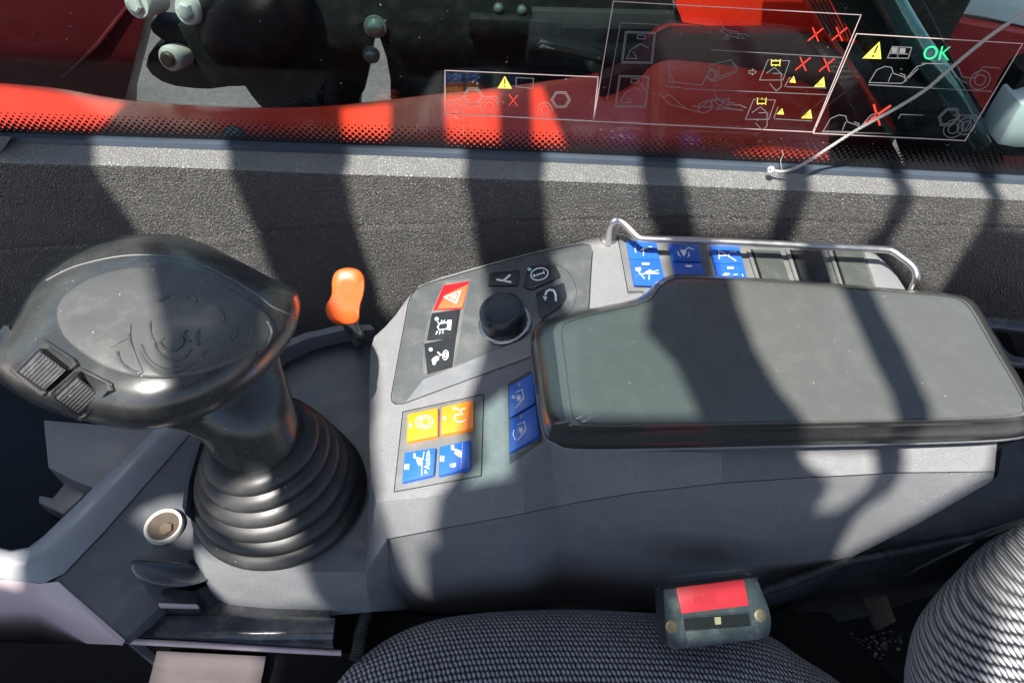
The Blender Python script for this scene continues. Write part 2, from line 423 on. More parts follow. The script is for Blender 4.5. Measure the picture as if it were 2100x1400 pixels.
# ---- side wall trim: profile swept along the cab
wt = thing('side_wall_trim', (0, .5, -.5), 'black grained plastic trim along the wall under the side window', 'trim panel')
wx = [-2400, -1200, -300, 0, 350, 700, 1050, 1400, 1750, 2100, 2500, 3400, 4600]
def pl(tab):
    def f(x):
        for (x0, y0), (x1, y1) in zip(tab, tab[1:]):
            if x <= x1 or (x1, y1) == tab[-1]: return y0+(y1-y0)*(x-x0)/(x1-x0)
    return f
fTop = pl([(0, 283), (700, 307), (1050, 321), (1400, 336), (2100, 371)])
fLip = pl([(0, 332), (450, 343), (700, 355), (1050, 366), (1400, 379), (2100, 409)])
fCre = pl([(0, 505), (380, 485), (700, 466), (1050, 456), (1400, 450), (1750, 458), (2100, 470)])
rows = []
for x in wx:
    a = YY(x, fTop(x), .531); b = YY(x, fLip(x), .508); c = YY(x, fCre(x), .500)
    X = a.x
    rows.append([Vector((X, .545, a.z-.001)), Vector((X, .5315, a.z)), Vector((X, .529, a.z-.0006)), Vector((X, .5105, b.z+.0012)), Vector((X, .5088, b.z+.0006)), Vector((X, .5074, b.z-.0008)), Vector((X, .5068, b.z-.0025)),
                 Vector((X, .5003, c.z+.005)), Vector((X, .5013, c.z+.0015)), Vector((X, .5020, c.z-.0005)), Vector((X, .5000, c.z-.0045)),
                 Vector((X, .494, c.z-.10)), Vector((X, .494, -.5)), Vector((X, .545, -.5))])
vs = [p for r in rows for p in r]; n = len(rows[0])
fs = [[i*n+k, (i+1)*n+k, (i+1)*n+k+1, i*n+k+1] for i in range(len(rows)-1) for k in range(n-1)]
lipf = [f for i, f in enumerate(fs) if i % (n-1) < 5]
mesh('trim_panel', vs, [f for i, f in enumerate(fs) if i % (n-1) >= 5], 'trim_black', wt, smooth=12)
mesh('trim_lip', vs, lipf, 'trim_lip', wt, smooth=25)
# corner piece at the left end of the lip
mesh('end_cap', on(Upright(.5275), [(-60, 276), (24, 281), (2, 312), (-60, 318)])+on(Upright(.515), [(-60, 276), (24, 281), (2, 312), (-60, 318)]), [[0, 1, 2, 3], [7, 6, 5, 4], [0, 4, 5, 1], [1, 5, 6, 2], [2, 6, 7, 3]], 'console_smooth', wt, bevel=.0005)

# ---- side window
G = Upright(.533)
wi = thing('side_window', (0, .535, 0), 'large side window pane with dotted black border above the trim', 'window')
p0 = G(-1500, 250); bz = -.012
vs = [(-1.2, .535, bz), (1.3, .535, bz), (1.3, .535, .9), (-1.2, .535, .9)]
vs += [(x, .541, z) for x, y, z in vs]
mesh('glass_pane', vs, [[0, 1, 2, 3], [7, 6, 5, 4], [0, 4, 5, 1], [1, 5, 6, 2], [2, 6, 7, 3], [3, 7, 4, 0]], 'glass', wi, smooth=0)
fb = pl([(0, 268), (700, 291), (1050, 305), (1400, 320), (2100, 350)])
# solid border band and gasket
vs = []; fs = []
for i, x in enumerate(wx):
    vs += [G(x, fb(x), .0), G(x, fTop(x)+3, .0)]
fs = [[2*i, 2*i+2, 2*i+3, 2*i+1] for i in range(len(wx)-1)]
mesh('border_band', vs, fs, 'frit', wi, smooth=0)
vs = []
for i, x in enumerate(wx):
    a = YY(x, fTop(x), .531); vs += [Vector((a.x, .533, a.z+.0045)), Vector((a.x, .527, a.z+.0035)), Vector((a.x, .526, a.z-.001))]
mesh('rubber_gasket', vs, [[3*i+k, 3*i+3+k, 3*i+4+k, 3*i+1+k] for i in range(len(wx)-1) for k in range(2)], 'gasket', wi, smooth=60)
# halftone dots fading upwards
vs = []; fs = []
pitch = .0058
zb = G(1050, fb(1050)).z
xx = -.62; 
for r in range(7):
    rr = .00255*(1-r/7.6)**.75
    for c in range(int(1.4/pitch)):
        cx = -.62+(c+(r % 2)*.5)*pitch; 
        d = Vector((cx, .5328, 0)); pxx = 1050+ (cx-.03)*2100/.93
        cz = G(pxx, fb(pxx)).z+r*pitch*.5+.0002
        k = len(vs)
        for a in range(7):
            an = a*2*math.pi/7; vs.append((cx+rr*math.cos(an), .5328, cz+rr*math.sin(an)))
        fs.append(list(range(k, k+7)))
tag(mesh('border_dots', vs, fs, 'frit', wi, smooth=0), kind='stuff')

# dust and small splashes sticking to the pane
vs = []; fs = []
for i in range(260):
    c = Vector((random.uniform(-.55, .6), .5318, random.uniform(.015, .17))); r = random.choice((.0003, .0004, .0006, .0009)); k = len(vs)
    for a in range(6):
        an = a*1.047; q_ = r*random.uniform(.6, 1.2); vs.append(c+Vector((math.cos(an)*q_, 0, math.sin(an)*q_)))
    fs.append(list(range(k, k+6)))
tag(mesh('dust_specks', vs, fs, 'dust_pale', wi, smooth=0), kind='stuff')

# ================================================================== CONSOLE
PL1 = Plane(Z(780, 1020, -.092), Z(830, 620, -.084), Z(1230, 540, -.052))
PL2 = Flat(-.05)
class Top:
    def __call__(s, px, py, h=0.):
        a = PL1(px, py, h); b = PL2(px, py, h)
        return a if a.z < b.z else b
T = Top()
con = thing('control_console', Z(900, 900, -.2), 'grey moulded console carrying coloured switches beside the seat', 'console')
# top skin outline (photo pixels)
far = [(760, 715), (768, 690), (790, 670), (812, 645), (835, 612), (860, 586), (900, 570), (1000, 541), (1100, 515), (1180, 498), (1222, 486)]
far2 = [(1250, 483), (1290, 484), (1500, 494), (1760, 512), (1795, 520), (1830, 552), (1856, 592), (1890, 660), (2050, 800), (2075, 900)]
near = [(772, 1028), (880, 1018), (960, 1010), (1020, 996), (1075, 955), (1130, 912), (1172, 920)]
near2 = [(1300, 924), (1480, 927), (1660, 924), (1850, 916), (2045, 908)]
left = [(757, 800), (757, 900), (760, 980)]
LT = far+near[::-1]+left[::-1]
A = on(T, LT)
R_out = on(T, [far[-1]]+far2+near2[::-1]+[near[-1]])
vs = A+R_out; na = len(A)
fs = [list(range(na)), [na+i for i in range(len(R_out))]]
# skirt round the far and left edges, straight down
loop = left[::-1][:0]
edge_far = [(760, 980), (757, 900), (757, 800)]+far+far2
k = len(vs); E = on(T, edge_far); low = [Vector((p.x, p.y+.004, -.3)) for p in E]
vs += E+low; m_ = len(E)
fs += [[k+i, k+i+1, k+m_+i+1, k+m_+i] for i in range(m_-1)]
# seat-side band: from the upper crease to the inner panel line
cre = [(772, 1028), (880, 1018), (1020, 996), (1075, 955), (1130, 912), (1172, 920), (1300, 924), (1480, 927), (1660, 924), (1850, 916), (2045, 908)]
l2 = [(795, 1104), (880, 1088), (1000, 1066), (1075, 1052), (1140, 1038), (1190, 1028), (1300, 1010), (1480, 990), (1660, 978), (1850, 968), (2040, 966)]
bot = [(850, 1252), (930, 1254), (1010, 1256), (1080, 1256), (1150, 1254), (1200, 1252), (1330, 1248), (1480, 1232), (1680, 1175), (1880, 1075), (2035, 985)]
C0 = on(T, cre)
L2 = [YY(x, y, c.y-.020 if i > 4 else c.y-(.012 if i < 3 else .024)) for i, ((x, y), c) in enumerate(zip(l2, C0))]
k = len(vs); vs += C0+L2; m_ = len(C0)
fs += [[k+i, k+m_+i, k+m_+i+1, k+i+1] for i in range(m_-1)]
# end cap right
k = len(vs); e0 = C0[-1]; e1 = L2[-1]; b1 = YY(*bot[-1], L2[-1].y-.006)
f1 = on(T, [(2075, 900)])[0]
vs += [e0, e1, b1, b1+Vector((-.004, .1, 0)), e0+Vector((-.004, .1, 0))]
fs += [[k, k+1, k+2, k+3, k+4]]
mesh('console_body', vs, fs, 'console_grey', con, smooth=32, bevel=.0028, seg=3)
# inner side panel, set 2 mm in
L2b = [p+Vector((0, .0018, 0)) for p in L2]
BT = [YY(x, y, p.y-.006) for (x, y), p in zip(bot, L2)]
ex = [YY(801, 1190, L2[0].y-.004)]
vs = L2b+[a.lerp(b, .08)+Vector((0, .000, 0)) for a, b in zip(L2b, BT)]+[a.lerp(b, .6)+Vector((0, -.001, 0)) for a, b in zip(L2b, BT)]+BT+[b+Vector((0, .05, -.03)) for b in BT]+ex; m_ = len(L2)
mesh('side_panel', vs, [[0, m_, 2*m_, 3*m_, 5*m_]]+[[r*m_+i, r*m_+i+1, (r+1)*m_+i+1, (r+1)*m_+i] for r in range(4) for i in range(m_-1)], 'console_grey', con, smooth=50)
# scuffs on side panel
SP = Skin([bpy.data.objects['side_panel']])
sc_ = []
for i in range(16):
    x = 1160+random.random()*90; y = 1183+random.random()*7; sc_.append([(x, y), (x+5+random.random()*9, y-1-random.random()*3)])
for i in range(4):
    x = 975+random.random()*20; y = 1211+random.random()*3; sc_.append([(x, y), (x+7, y-1)])
printed('scuff', SP, 'print_grey', con, sc_[:16], .9, h=.0003); printed('scuff', SP, 'print_grey', con, sc_[16:], .9, h=.0003)
tube('panel_gap', [p+Vector((0, -.0002, 0)) for p in L2], .00022, 'void_black', con, n=6)
# front frame: rounded corner piece joining platform and body
PZ = -.128
fr_top = [(396, 1085), (398, 1120), (416, 1140), (470, 1160), (560, 1168), (660, 1172), (752, 1173)]
fr_bot = [(398, 1150), (415, 1180), (432, 1215), (470, 1255), (540, 1267), (660, 1264), (760, 1256)]
FT = [Z(x, y, PZ) for x, y in fr_top]
FB = [YY(x, y, p.y-.006) for (x, y), p in zip(fr_bot, FT)]
mid = [a.lerp(b, .35)+Vector((0, -.003, 0)) for a, b in zip(FT, FB)]
vs = FT+mid+FB+[p+Vector((0.0, .05, -.02)) for p in FB]; m_ = 7
fs = [[r*m_+i, r*m_+i+1, (r+1)*m_+i+1, (r+1)*m_+i] for r in range(3) for i in range(m_-1)]
k = len(vs)
cr = [(752, 1173), (772, 1028)]
# corner post between platform and inner panel
Q0 = YY(801, 1190, L2[0].y-.004)
vs += [T(760, 980), FT[-1], mid[-1], FB[-1], C0[0], L2[0], Q0, BT[0]]
fs += [[k+i, k+i+1, k+i+5, k+i+4] for i in range(3)]
k = len(vs); vs += [FB[-1], BT[0], BT[0]+Vector((0, .05, -.03)), FB[-1]+Vector((0, .05, -.02))]; fs += [[k, k+1, k+2, k+3]]
mesh('front_frame', vs, fs, 'console_grey', con, smooth=60, bevel=.002, seg=3)
# platform round the boot, with a dished far rim
rim = [(399, 1060), (404, 1000), (425, 930), (470, 850), (545, 775), (590, 738), (640, 712), (700, 697), (765, 694)]
rimo = [(380, 1060), (388, 990), (410, 915), (455, 835), (530, 760), (580, 722), (630, 700), (700, 684), (768, 682)]
P_in = [Z(x, y, PZ) for x, y in fr_top+[(760, 1000), (758, 850), (762, 730)]]
rim_lo = [Z(x, y, PZ) for x, y in rim]
rim_hi = [Z(x, y-6, -.106) for x, y in rimo]
rim_out = [p+Vector((-.004, .006, 0)) for p in rim_hi]
poly = P_in+rim_lo[::-1]
vs = poly[:]; fs = [list(range(len(poly)))]
k = len(vs); vs += rim_lo+[a.lerp(b, .5)+Vector((.004, -.004, -.004)) for a, b in zip(rim_lo, rim_hi)]+rim_hi+rim_out+[p+Vector((-.004, .006, -.1)) for p in rim_out]; m_ = len(rim_lo)
fs += [[k+r*m_+i, k+r*m_+i+1, k+(r+1)*m_+i+1, k+(r+1)*m_+i] for r in range(4) for i in range(m_-1)]
mesh('joystick_platform', vs, fs, 'console_smooth', con, smooth=50)

# ---- panel with menu keys
pan = [(803, 812), (805, 822), (812, 827), (830, 826), (1086, 731), (1120, 700), (1160, 660), (1207, 632), (1211, 560), (1214, 518), (1209, 504), (1195, 501), (1180, 503), (1100, 519), (1000, 546), (900, 575), (872, 584), (854, 594), (843, 608), (838, 622)]
pp = slab('menu_panel', on(PL1, pan, .0012), .003, PL1.n, 'panel_grey', con, bevel=.0008)
printed('panel_seam', PL1, 'void_black', con, [shrink(pan, 1.006)+[shrink(pan, 1.006)[0]]], 1.6, h=.0003)
h1 = .0012
# pale chamfer along the lower edge of the panel, tilted towards the seat
ch = on(PL1, [(868, 778), (1086, 690), (1092, 729), (832, 824)], h1+.0002); ch2 = on(PL1, [(868, 778), (1086, 690)], h1+.0026)
mesh('panel_chamfer', [ch2[0], ch2[1], ch[2], ch[3], ch[0], ch[1]], [[0, 1, 2, 3], [0, 3, 4], [1, 5, 2], [0, 4, 5, 1]], 'console_smooth', con, smooth=30)
# recess frame round the three square keys
fr = z7((200, 545), (330, 250), (585, 225), (520, 540), (470, 850), (420, 1150), (130, 1240), (95, 1200), (110, 900), (140, 700))
printed('key_recess', PL1, 'frame_grey', con, [fr+[fr[0]]], 3, fills=[fr], h=h1+.0003)
def rimkey(name, lab, outer, inner, mo, mi, h=.0016):
    o = slab(name+'_surround', on(PL1, outer, h1+.0012), .0025, PL1.n, mo, con, bevel=.0003)
    return key(name, PL1, inner, h1+.0019, mi, con, bevel=.0005)
kz = rimkey('hazard_key', '', z7((198, 545), (310, 282), (582, 238), (505, 535)), z7((240, 532), (325, 385), (572, 268), (508, 517)), 'frame_red', 'key_red')
tri = z7((320, 410), (490, 345), (440, 470), (320, 410)); tri2 = z7((385, 408), (445, 390), (425, 430), (385, 408))
H = h1+.0023
printed('symbol', PL1, 'white_print', kz, [tri], 2.6, h=H); printed('symbol', PL1, 'white_print', kz, [tri2], 2.2, h=H)
kb = rimkey('beacon_key', '', z7((128, 868), (185, 580), (490, 535), (440, 842)), z7((158, 862), (215, 630), (468, 548), (430, 800)), 'key_black', 'key_black')
printed('symbol', PL1, 'white_print', kb, [z7((345, 680), (270, 690), (245, 725), (265, 760), (350, 745)), z7((255, 690), (250, 670)), z7((285, 680), (290, 655)), z7((305, 675), (322, 655)), z7((245, 770), (228, 805)), z7((272, 775), (265, 805)), z7((300, 770), (300, 795))], 1.9,
        [z7((350, 655), (395, 652), (385, 760), (345, 755))], h=H)
kh = rimkey('horn_key', '', z7((100, 905), (440, 832), (400, 1150), (135, 1225)), z7((150, 940), (432, 850), (400, 1130), (142, 1205)), 'key_black', 'key_black')
printed('symbol', PL1, 'white_print', kh, [z7((262, 1035), (300, 1018)), arc(*z7((330, 1025))[0], 5.5, 9.5, n=16, rot=8), arc(*z7((330, 1025))[0], 2.4, 4.6, n=12, rot=8)], 1.7,
        [z7((183, 1075), (205, 1050), (235, 1035), (262, 1048), (258, 1075), (232, 1092), (222, 1125), (198, 1130)), z7((240, 995), (252, 990), (285, 1022), (272, 1034))], h=H)
for k_, (x, y) in ((kb, (236, 642)), (kh, (173, 966))):
    c = z7((x, y))[0]; printed('indicator', PL1, 'key_lamp', k_, fills=[arc(c[0], c[1], 4.2, 4.0, n=14)[:-1]], h=H)
ky = key('scroll_key', PL1, z7((800, 165), (830, 150), (1112, 120), (1118, 135), (1095, 282), (780, 285)), h1+.0016, 'key_black', con, bevel=.0005)
printed('symbol', PL1, 'white_print', ky, [z7((870, 222), (945, 235), (1030, 252)), z7((1020, 172), (945, 235))], 4, h=h1+.002)
ki = key('information_key', PL1, z7((1205, 92), (1225, 85), (1480, 60), (1498, 68), (1555, 178), (1545, 195), (1260, 322), (1240, 325), (1175, 305), (1158, 285)), h1+.0016, 'key_black', con)
c = z7((1328, 165))[0]
printed('symbol', PL1, 'white_print', ki, [arc(c[0], c[1], 18, 12, rot=-14, n=28), z7((1300, 175), (1375, 150)), z7((1370, 132), (1382, 166)), z7((1302, 162), (1308, 188))], 2.4, [arc(*z7((1272, 182))[0], 3.4, 3, n=10)[:-1]], h=h1+.002)
c = z7((1222, 115))[0]; printed('indicator', PL1, 'key_lamp', ki, fills=[arc(c[0], c[1], 4.2, 3.6, n=14)[:-1]], h=h1+.002)
kr = key('return_key', PL1, z7((1288, 375), (1310, 350), (1570, 258), (1590, 262), (1618, 385), (1612, 420), (1560, 500), (1370, 632), (1350, 632), (1335, 605)), h1+.0016, 'key_black', con)
printed('symbol', PL1, 'white_print', kr, [z7((1505, 455), (1500, 385), (1480, 340), (1440, 330), (1405, 350), (1390, 390))], 4.4, [z7((1362, 400), (1412, 405), (1392, 452))], h=h1+.002)
printed('panel_circle', PL1, 'key_black', con, [arc(1120, 600, 62, 62, -75, 40, 20, rot=-10)], .9, h=h1+.0003)
# rotary knob
kc = PL1(1036, 664, h1); ax = PL1.n; ax = (ax+Vector((-.06, -.04, .1))).normalized()
def disc(c, ax, r, n=48):
    a = ax.orthogonal().normalized(); b = ax.cross(a)
    return [c+(a*math.cos(2*math.pi*i/n)+b*math.sin(2*math.pi*i/n))*r for i in range(n)]
prof = [(.0197, .001), (.0198, .0028), (.0192, .003), (.0192, .014), (.0185, .0182), (.0165, .0196), (.0152, .0196), (.0142, .0190), (.0128, .0184), (.006, .0180), (.0005, .0179)]
loft('knob_ring', [disc(kc+ax*h, ax, r) for r, h in [(.0226, .0005), (.0226, .0024), (.0218, .0032), (.0185, .0032)]], 'knob_ring', con, smooth=50)
loft('rotary_knob', [disc(kc+ax*(h+.0012), ax, r) for r, h in prof], 'knob_black', con, smooth=50)

# ---- four square keys
pl4 = z8((130, 520), (960, 340), (935, 1175), (40, 1340))
p4 = slab('key_plate', on(PL1, pl4, .0006), .002, PL1.n, 'frame_grey', con, bevel=.0003)
printed('plate_seam', PL1, 'void_black', con, [pl4+[pl4[0]]], 1.5, h=.0008)
H4 = .0046
kq = [('orange_key', z8((178, 540), (492, 474), (490, 762), (165, 828)), 'key_yellow', 'amber square key with a double ring symbol'),
      ('orange_key', z8((528, 468), (855, 396), (850, 690), (520, 755)), 'key_yellow', 'orange square key with a gauge symbol'),
      ('blue_key', z8((145, 935), (468, 882), (448, 1162), (118, 1240)), 'key_blue', 'blue key lettered Auto'),
      ('blue_key', z8((502, 876), (826, 804), (822, 1098), (492, 1172)), 'key_blue', 'blue key with a lock symbol')]
K4 = []
for nme, q, m_, lb in kq:
    o = key(nme, PL1, q, H4, m_, con, bevel=.0013); o['label'] = lb; K4.append(o)
HH = H4+.0004
c = z8((368, 622))[0]
printed('symbol', PL1, 'white_print', K4[0], [arc(c[0], c[1], 14, 13, n=24), arc(c[0]-1, c[1], 8.5, 8, n=20), arc(c[0]-6, c[1]+1, 15, 14, 110, 250, 12)], 1.6, h=HH)
printed('lamp', PL1, 'white_print', K4[0], fills=[arc(*z8((210, 660))[0], 3, 4.5, n=10)[:-1]], h=HH)
printed('symbol', PL1, 'white_print', K4[1], [z8((775, 480), (715, 505), (745, 550)), z8((700, 500), (660, 475)), z8((720, 545), (670, 550), (655, 590), (690, 625), (740, 620), (775, 600))], 1.9, [arc(*z8((655, 482))[0], 3, 3, n=8)[:-1]], h=HH)
printed('lamp', PL1, 'white_print', K4[1], fills=[arc(*z8((558, 585))[0], 2.6, 4.5, n=10)[:-1]], h=HH)
boom = [z8((240, 945), (262, 950), (262, 985), (300, 990), (328, 1000), (330, 1075), (290, 1062), (268, 1020), (285, 1005), (240, 992))]
printed('symbol', PL1, 'white_print', K4[2], [z8((348, 930), (335, 1010)), z8((322, 1010), (325, 1170)), z8((395, 915), (402, 945)), z8((378, 950), (395, 920)), z8((365, 1115), (380, 1155)), z8((362, 1115), (356, 1150))], 1.2, boom, h=HH)
printed('lettering', PL1, 'white_print', K4[2], geo=text_geo(PL1, 'Auto', z8((405, 1108))[0], (.6, -15.5), (-17, 0), HH))
printed('lamp', PL1, 'white_print', K4[2], strokes=[z8((150+i*3, 1055), (146+i*3, 1112)) for i in (2, 8, 14)], wpx=1.6, h=HH)
boom = [z8((625, 862), (655, 860), (655, 900), (690, 905), (735, 925), (732, 992), (690, 970), (655, 938), (680, 915), (627, 908))]
dots = [z8((742-i*2, 845+i*30), (741-i*2, 858+i*30)) for i in range(9)]
printed('symbol', PL1, 'white_print', K4[3], dots+[arc(*z8((632, 1068))[0], 3.2, 3.2, 90, 270, 8)], 1.2, boom+[z8((640, 1050), (676, 1045), (674, 1082), (640, 1090))], h=HH)
printed('lamp', PL1, 'white_print', K4[3], strokes=[z8((515+i*3, 970), (512+i*3, 1030)) for i in (1, 7, 12)], wpx=1.4, h=HH)

# ---- two blue wiper keys beside the armrest
pl2 = z8((1205, 240), (1215, 225), (1445, 95), (1560, 520), (1560, 820), (1225, 1055))
slab('wiper_plate', on(PL1, pl2, .0006), .002, PL1.n, 'tray_dark', con, bevel=.0003)
for i, (q, dx, dy) in enumerate(((z8((1224, 258), (1470, 112), (1490, 425), (1226, 580)), 0, 0), (z8((1230, 605), (1495, 445), (1530, 765), (1228, 938)), 22, 330))):
    o = key('wiper_key', PL1, q, .003, 'key_blue', con, bevel=.0008)
    o['label'] = ['blue key with rear windscreen wiper symbol', 'blue key with front windscreen wiper symbol'][i]
    f = lambda *p: z8(*[(x+dx, y+dy) for x, y in p])
    st = [f((1280, 325), (1355, 292), (1370, 380), (1285, 485))]
    for a in range(8):
        an = rad(a*45+10); st.append(f((1318+10*math.cos(an), 378+10*math.sin(an)), (1318+34*math.cos(an), 378+40*math.sin(an))))
    if i == 0: st.append(arc(*f((1266, 368))[0], 2.6, 3.2, n=10))
    else: st.append(f((1248, 375), (1238, 420), (1262, 478)))
    printed('symbol', PL1, 'white_print', o, st, 1.6, [arc(*f((1318, 378))[0], 3, 3.4, n=10)[:-1]], h=.0034)
    c = f((1325, 238)); printed('lamp', PL1, 'slot_grey', o, strokes=[f((1315, 262), (1318, 225)), f((1330, 255), (1333, 218))], wpx=2, h=.0034)

# ---- rear key row behind the armrest
rf = [(1266, 483), (1288, 599), (1322, 600), (1330, 622), (1900, 660), (1822, 575), (1790, 524)]
slab('row_plate', on(PL2, rf, .0008), .002, PL2.n, 'frame_grey', con, bevel=.0003)
printed('row_seam', PL2, 'void_black', con, [z9((345, 210), (460, 828), (620, 828), (625, 890))], 1.4, h=.0011)
def rocker(up, lo, lab, syU, syL, lx):
    ed = key('rocker_key', PL2, [up[0], up[1], lo[2], lo[3]], .0028, 'key_blue', con, bevel=.0004)
    ed['label'] = lab
    def halfkey(q, tilt0, tilt1, nm):
        top = [PL2(*q[0], tilt0), PL2(*q[1], tilt0), PL2(*q[2], tilt1), PL2(*q[3], tilt1)]
        return slab(nm, top, .002, PL2.n, 'key_blue', ed, bevel=.0005)
    halfkey(shrink(up, .97), .0056, .0042, 'upper_half'); halfkey(shrink(lo, .97), .0042, .0052, 'lower_half')
    if syU: printed('symbol', PL2, 'white_print', ed, syU[0], 1.7, syU[1], h=.0061)
    if syL: printed('symbol', PL2, 'white_print', ed, syL[0], 1.7, syL[1], h=.0058)
    printed('lamp', PL2, 'white_print', ed, strokes=[lx], wpx=4, h=.0060)
rocker(z9((440, 270), (765, 300), (803, 482), (474, 478)), z9((480, 500), (815, 492), (875, 770), (525, 755)), 'blue rocker key left in the rear row',
       ([z9((640, 370), (700, 345), (728, 358)), z9((628, 395), (628, 445)), z9((535, 340), (545, 410))], [z9((590, 388), (635, 345), (655, 372), (620, 392))]),
       ([z9((575, 615), (640, 690)), z9((580, 640), (795, 632)), z9((690, 650), (690, 700)), z9((700, 620), (790, 600))], [z9((540, 572), (600, 568), (600, 605), (548, 605)), z9((640, 620), (705, 590), (720, 625), (660, 640))]), z9((612, 528), (690, 530)))
rocker(z9((895, 320), (1222, 330), (1252, 508), (942, 500)), z9((945, 518), (1262, 522), (1325, 790), (1000, 780)), 'blue rocker key in the middle of the rear row',
       ([z9((1080, 385), (1110, 355), (1172, 378)), z9((985, 395), (1010, 415), (1000, 430), (1030, 450)), z9((1125, 400), (1110, 425), (1125, 440), (1100, 458))], [z9((1020, 380), (1085, 378), (1090, 410), (1060, 450))]), None, z9((1082, 552), (1150, 555)))
rocker(z9((1340, 335), (1660, 350), (1706, 525), (1382, 524)), z9((1392, 540), (1714, 538), (1775, 800), (1450, 790)), 'blue rocker key right in the rear row',
       ([z9((1430, 378), (1625, 498)), z9((1430, 445), (1540, 440), (1565, 400), (1625, 398)), z9((1440, 400), (1445, 480)), z9((1560, 400), (1550, 440))], []),
       ([z9((1480, 655), (1510, 630), (1560, 640)), z9((1600, 650), (1640, 640)), z9((1690, 640), (1700, 665))], [z9((1490, 640), (1520, 625), (1545, 645), (1510, 660))]), z9((1532, 573), (1600, 576)))
for x0, x1 in ((1545, 1600), (1625, 1683), (1712, 1768)):
    s = .33
    key('blank_cover', PL2, [(x0, 512), (x1, 514), (x1+25, 590), (x0+25, 588)], .0032, 'key_black' if x0 == 1625 else 'blank_grey', con, bevel=.0004)  # middle cover darker: the stripe of shade across it is painted
    key('divider', PL2, [(x0-13, 511), (x0-6, 511), (x0+19, 589), (x0+12, 588)], .0036, 'frame_grey', con, bevel=.0003)
    key('divider', PL2, [(x0-4, 511), (x0-2, 511), (x0+23, 589), (x0+21, 588)], .0026, 'void_black', con, bevel=0)
key('end_cover', PL2, [(1772, 516), (1790, 520), (1833, 560), (1850, 600), (1800, 598)], .0022, 'console_grey', con, bevel=.0005)

# ---- steel guard rail over the key row
ra = [Z(1247, 500, -.05), Z(1249, 480, -.038), Z(1252, 462, -.024), Z(1258, 454, -.0185), Z(1268, 451, -.0175), Z(1280, 458, -.019), Z(1296, 474, -.022), Z(1308, 485, -.0235), Z(1325, 490, -.024),
      Z(1420, 493, -.024), Z(1600, 501, -.024), Z(1740, 508, -.024), Z(1815, 512, -.024), Z(1834, 517, -.024), Z(1850, 528, -.025), Z(1868, 542, -.0265), Z(1878, 556, -.029), Z(1879, 572, -.034), Z(1872, 590, -.045), Z(1864, 612, -.055)]
tube('guard_rail', openc(ra, 110), .0032, 'steel', con, n=14)
for q in ((1247, 492), (1864, 610)):
    b = PL2(*q); loft('rail_grommet', [disc(b+Vector((0, 0, h)), Vector((0, 0, 1)), r, 28) for r, h in [(.0075, -.001), (.0075, .001), (.0062, .0022), (.003, .0024)]], 'steel', con, smooth=50)

# ================================================================== ARMREST
ar = thing('armrest', Z(1600, 760, -.04), 'black padded vinyl armrest on the right of the console', 'armrest')
r0 = [(1152, 675), (1176, 656), (1235, 640), (1300, 626), (1335, 612), (1352, 590), (1374, 575), (1410, 569), (1550, 576), (1700, 587), (1860, 600), (1945, 608), (1975, 618), (1996, 642), (2040, 718), (2090, 803), (2098, 828), (2080, 850), (1900, 859), (1650, 864), (1400, 868), (1215, 869), (1186, 862), (1172, 845), (1158, 740)]
r1 = [(1100, 668), (1140, 648), (1235, 628), (1296, 615), (1326, 600), (1343, 580), (1370, 566), (1412, 561), (1550, 570), (1700, 580), (1860, 594), (1955, 603), (1990, 613), (2012, 638), (2058, 718), (2108, 806), (2112, 850), (2085, 868), (1900, 874), (1650, 880), (1400, 884), (1200, 888), (1145, 880), (1122, 850), (1106, 740)]
r2 = [(1090, 690), (1120, 658), (1240, 630), (1300, 618), (1330, 602), (1348, 585), (1374, 572), (1414, 566), (1550, 574), (1700, 584), (1860, 598), (1960, 608), (1996, 620), (2018, 648), (2062, 735), (2112, 825), (2118, 872), (2086, 896), (1900, 906), (1650, 912), (1400, 918), (1190, 920), (1138, 908), (1112, 880), (1094, 760)]
def rg(pts, z, n=150): return [Z(p.x, p.y, z) for p in closed(pts, n)]
def mixr(a, b, t): return [lerp2(p, q, t) for p, q in zip(a, b)]
cA = (1620, 740)
rings = [rg(shrink(r0, k), z) for k, z in ((.02, .0012), (.5, .0012), (.9, .001))]
rings += [rg(shrink(r0, .992), .0007), rg(shrink(r0, .997), .0002), rg(r0, .0011), rg(mixr(r0, r1, .12), .0008), rg(mixr(r0, r1, .3), -.0012), rg(mixr(r0, r1, .5), -.0034), rg(mixr(r0, r1, .75), -.0062), rg(r1, -.0115), rg(mixr(r1, r2, .5), -.0185), rg(r2, -.0262), rg(shrink(r2, .99), -.0285)]
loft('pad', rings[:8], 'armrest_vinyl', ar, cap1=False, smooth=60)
loft('pad_side', rings[7:], 'armrest_side_shaded', ar, cap0=False, smooth=60)
r3 = shrink(r2, 1.002)
loft('base_rim', [rg(shrink(r2, .95), -.0286), rg(shrink(r2, .997), -.0287), rg([(x, y+4) for x, y in r3], -.031), rg([(x, y+3) for x, y in r3], -.034), rg(shrink(r2, .96), -.046)], 'console_grey', ar, smooth=40)

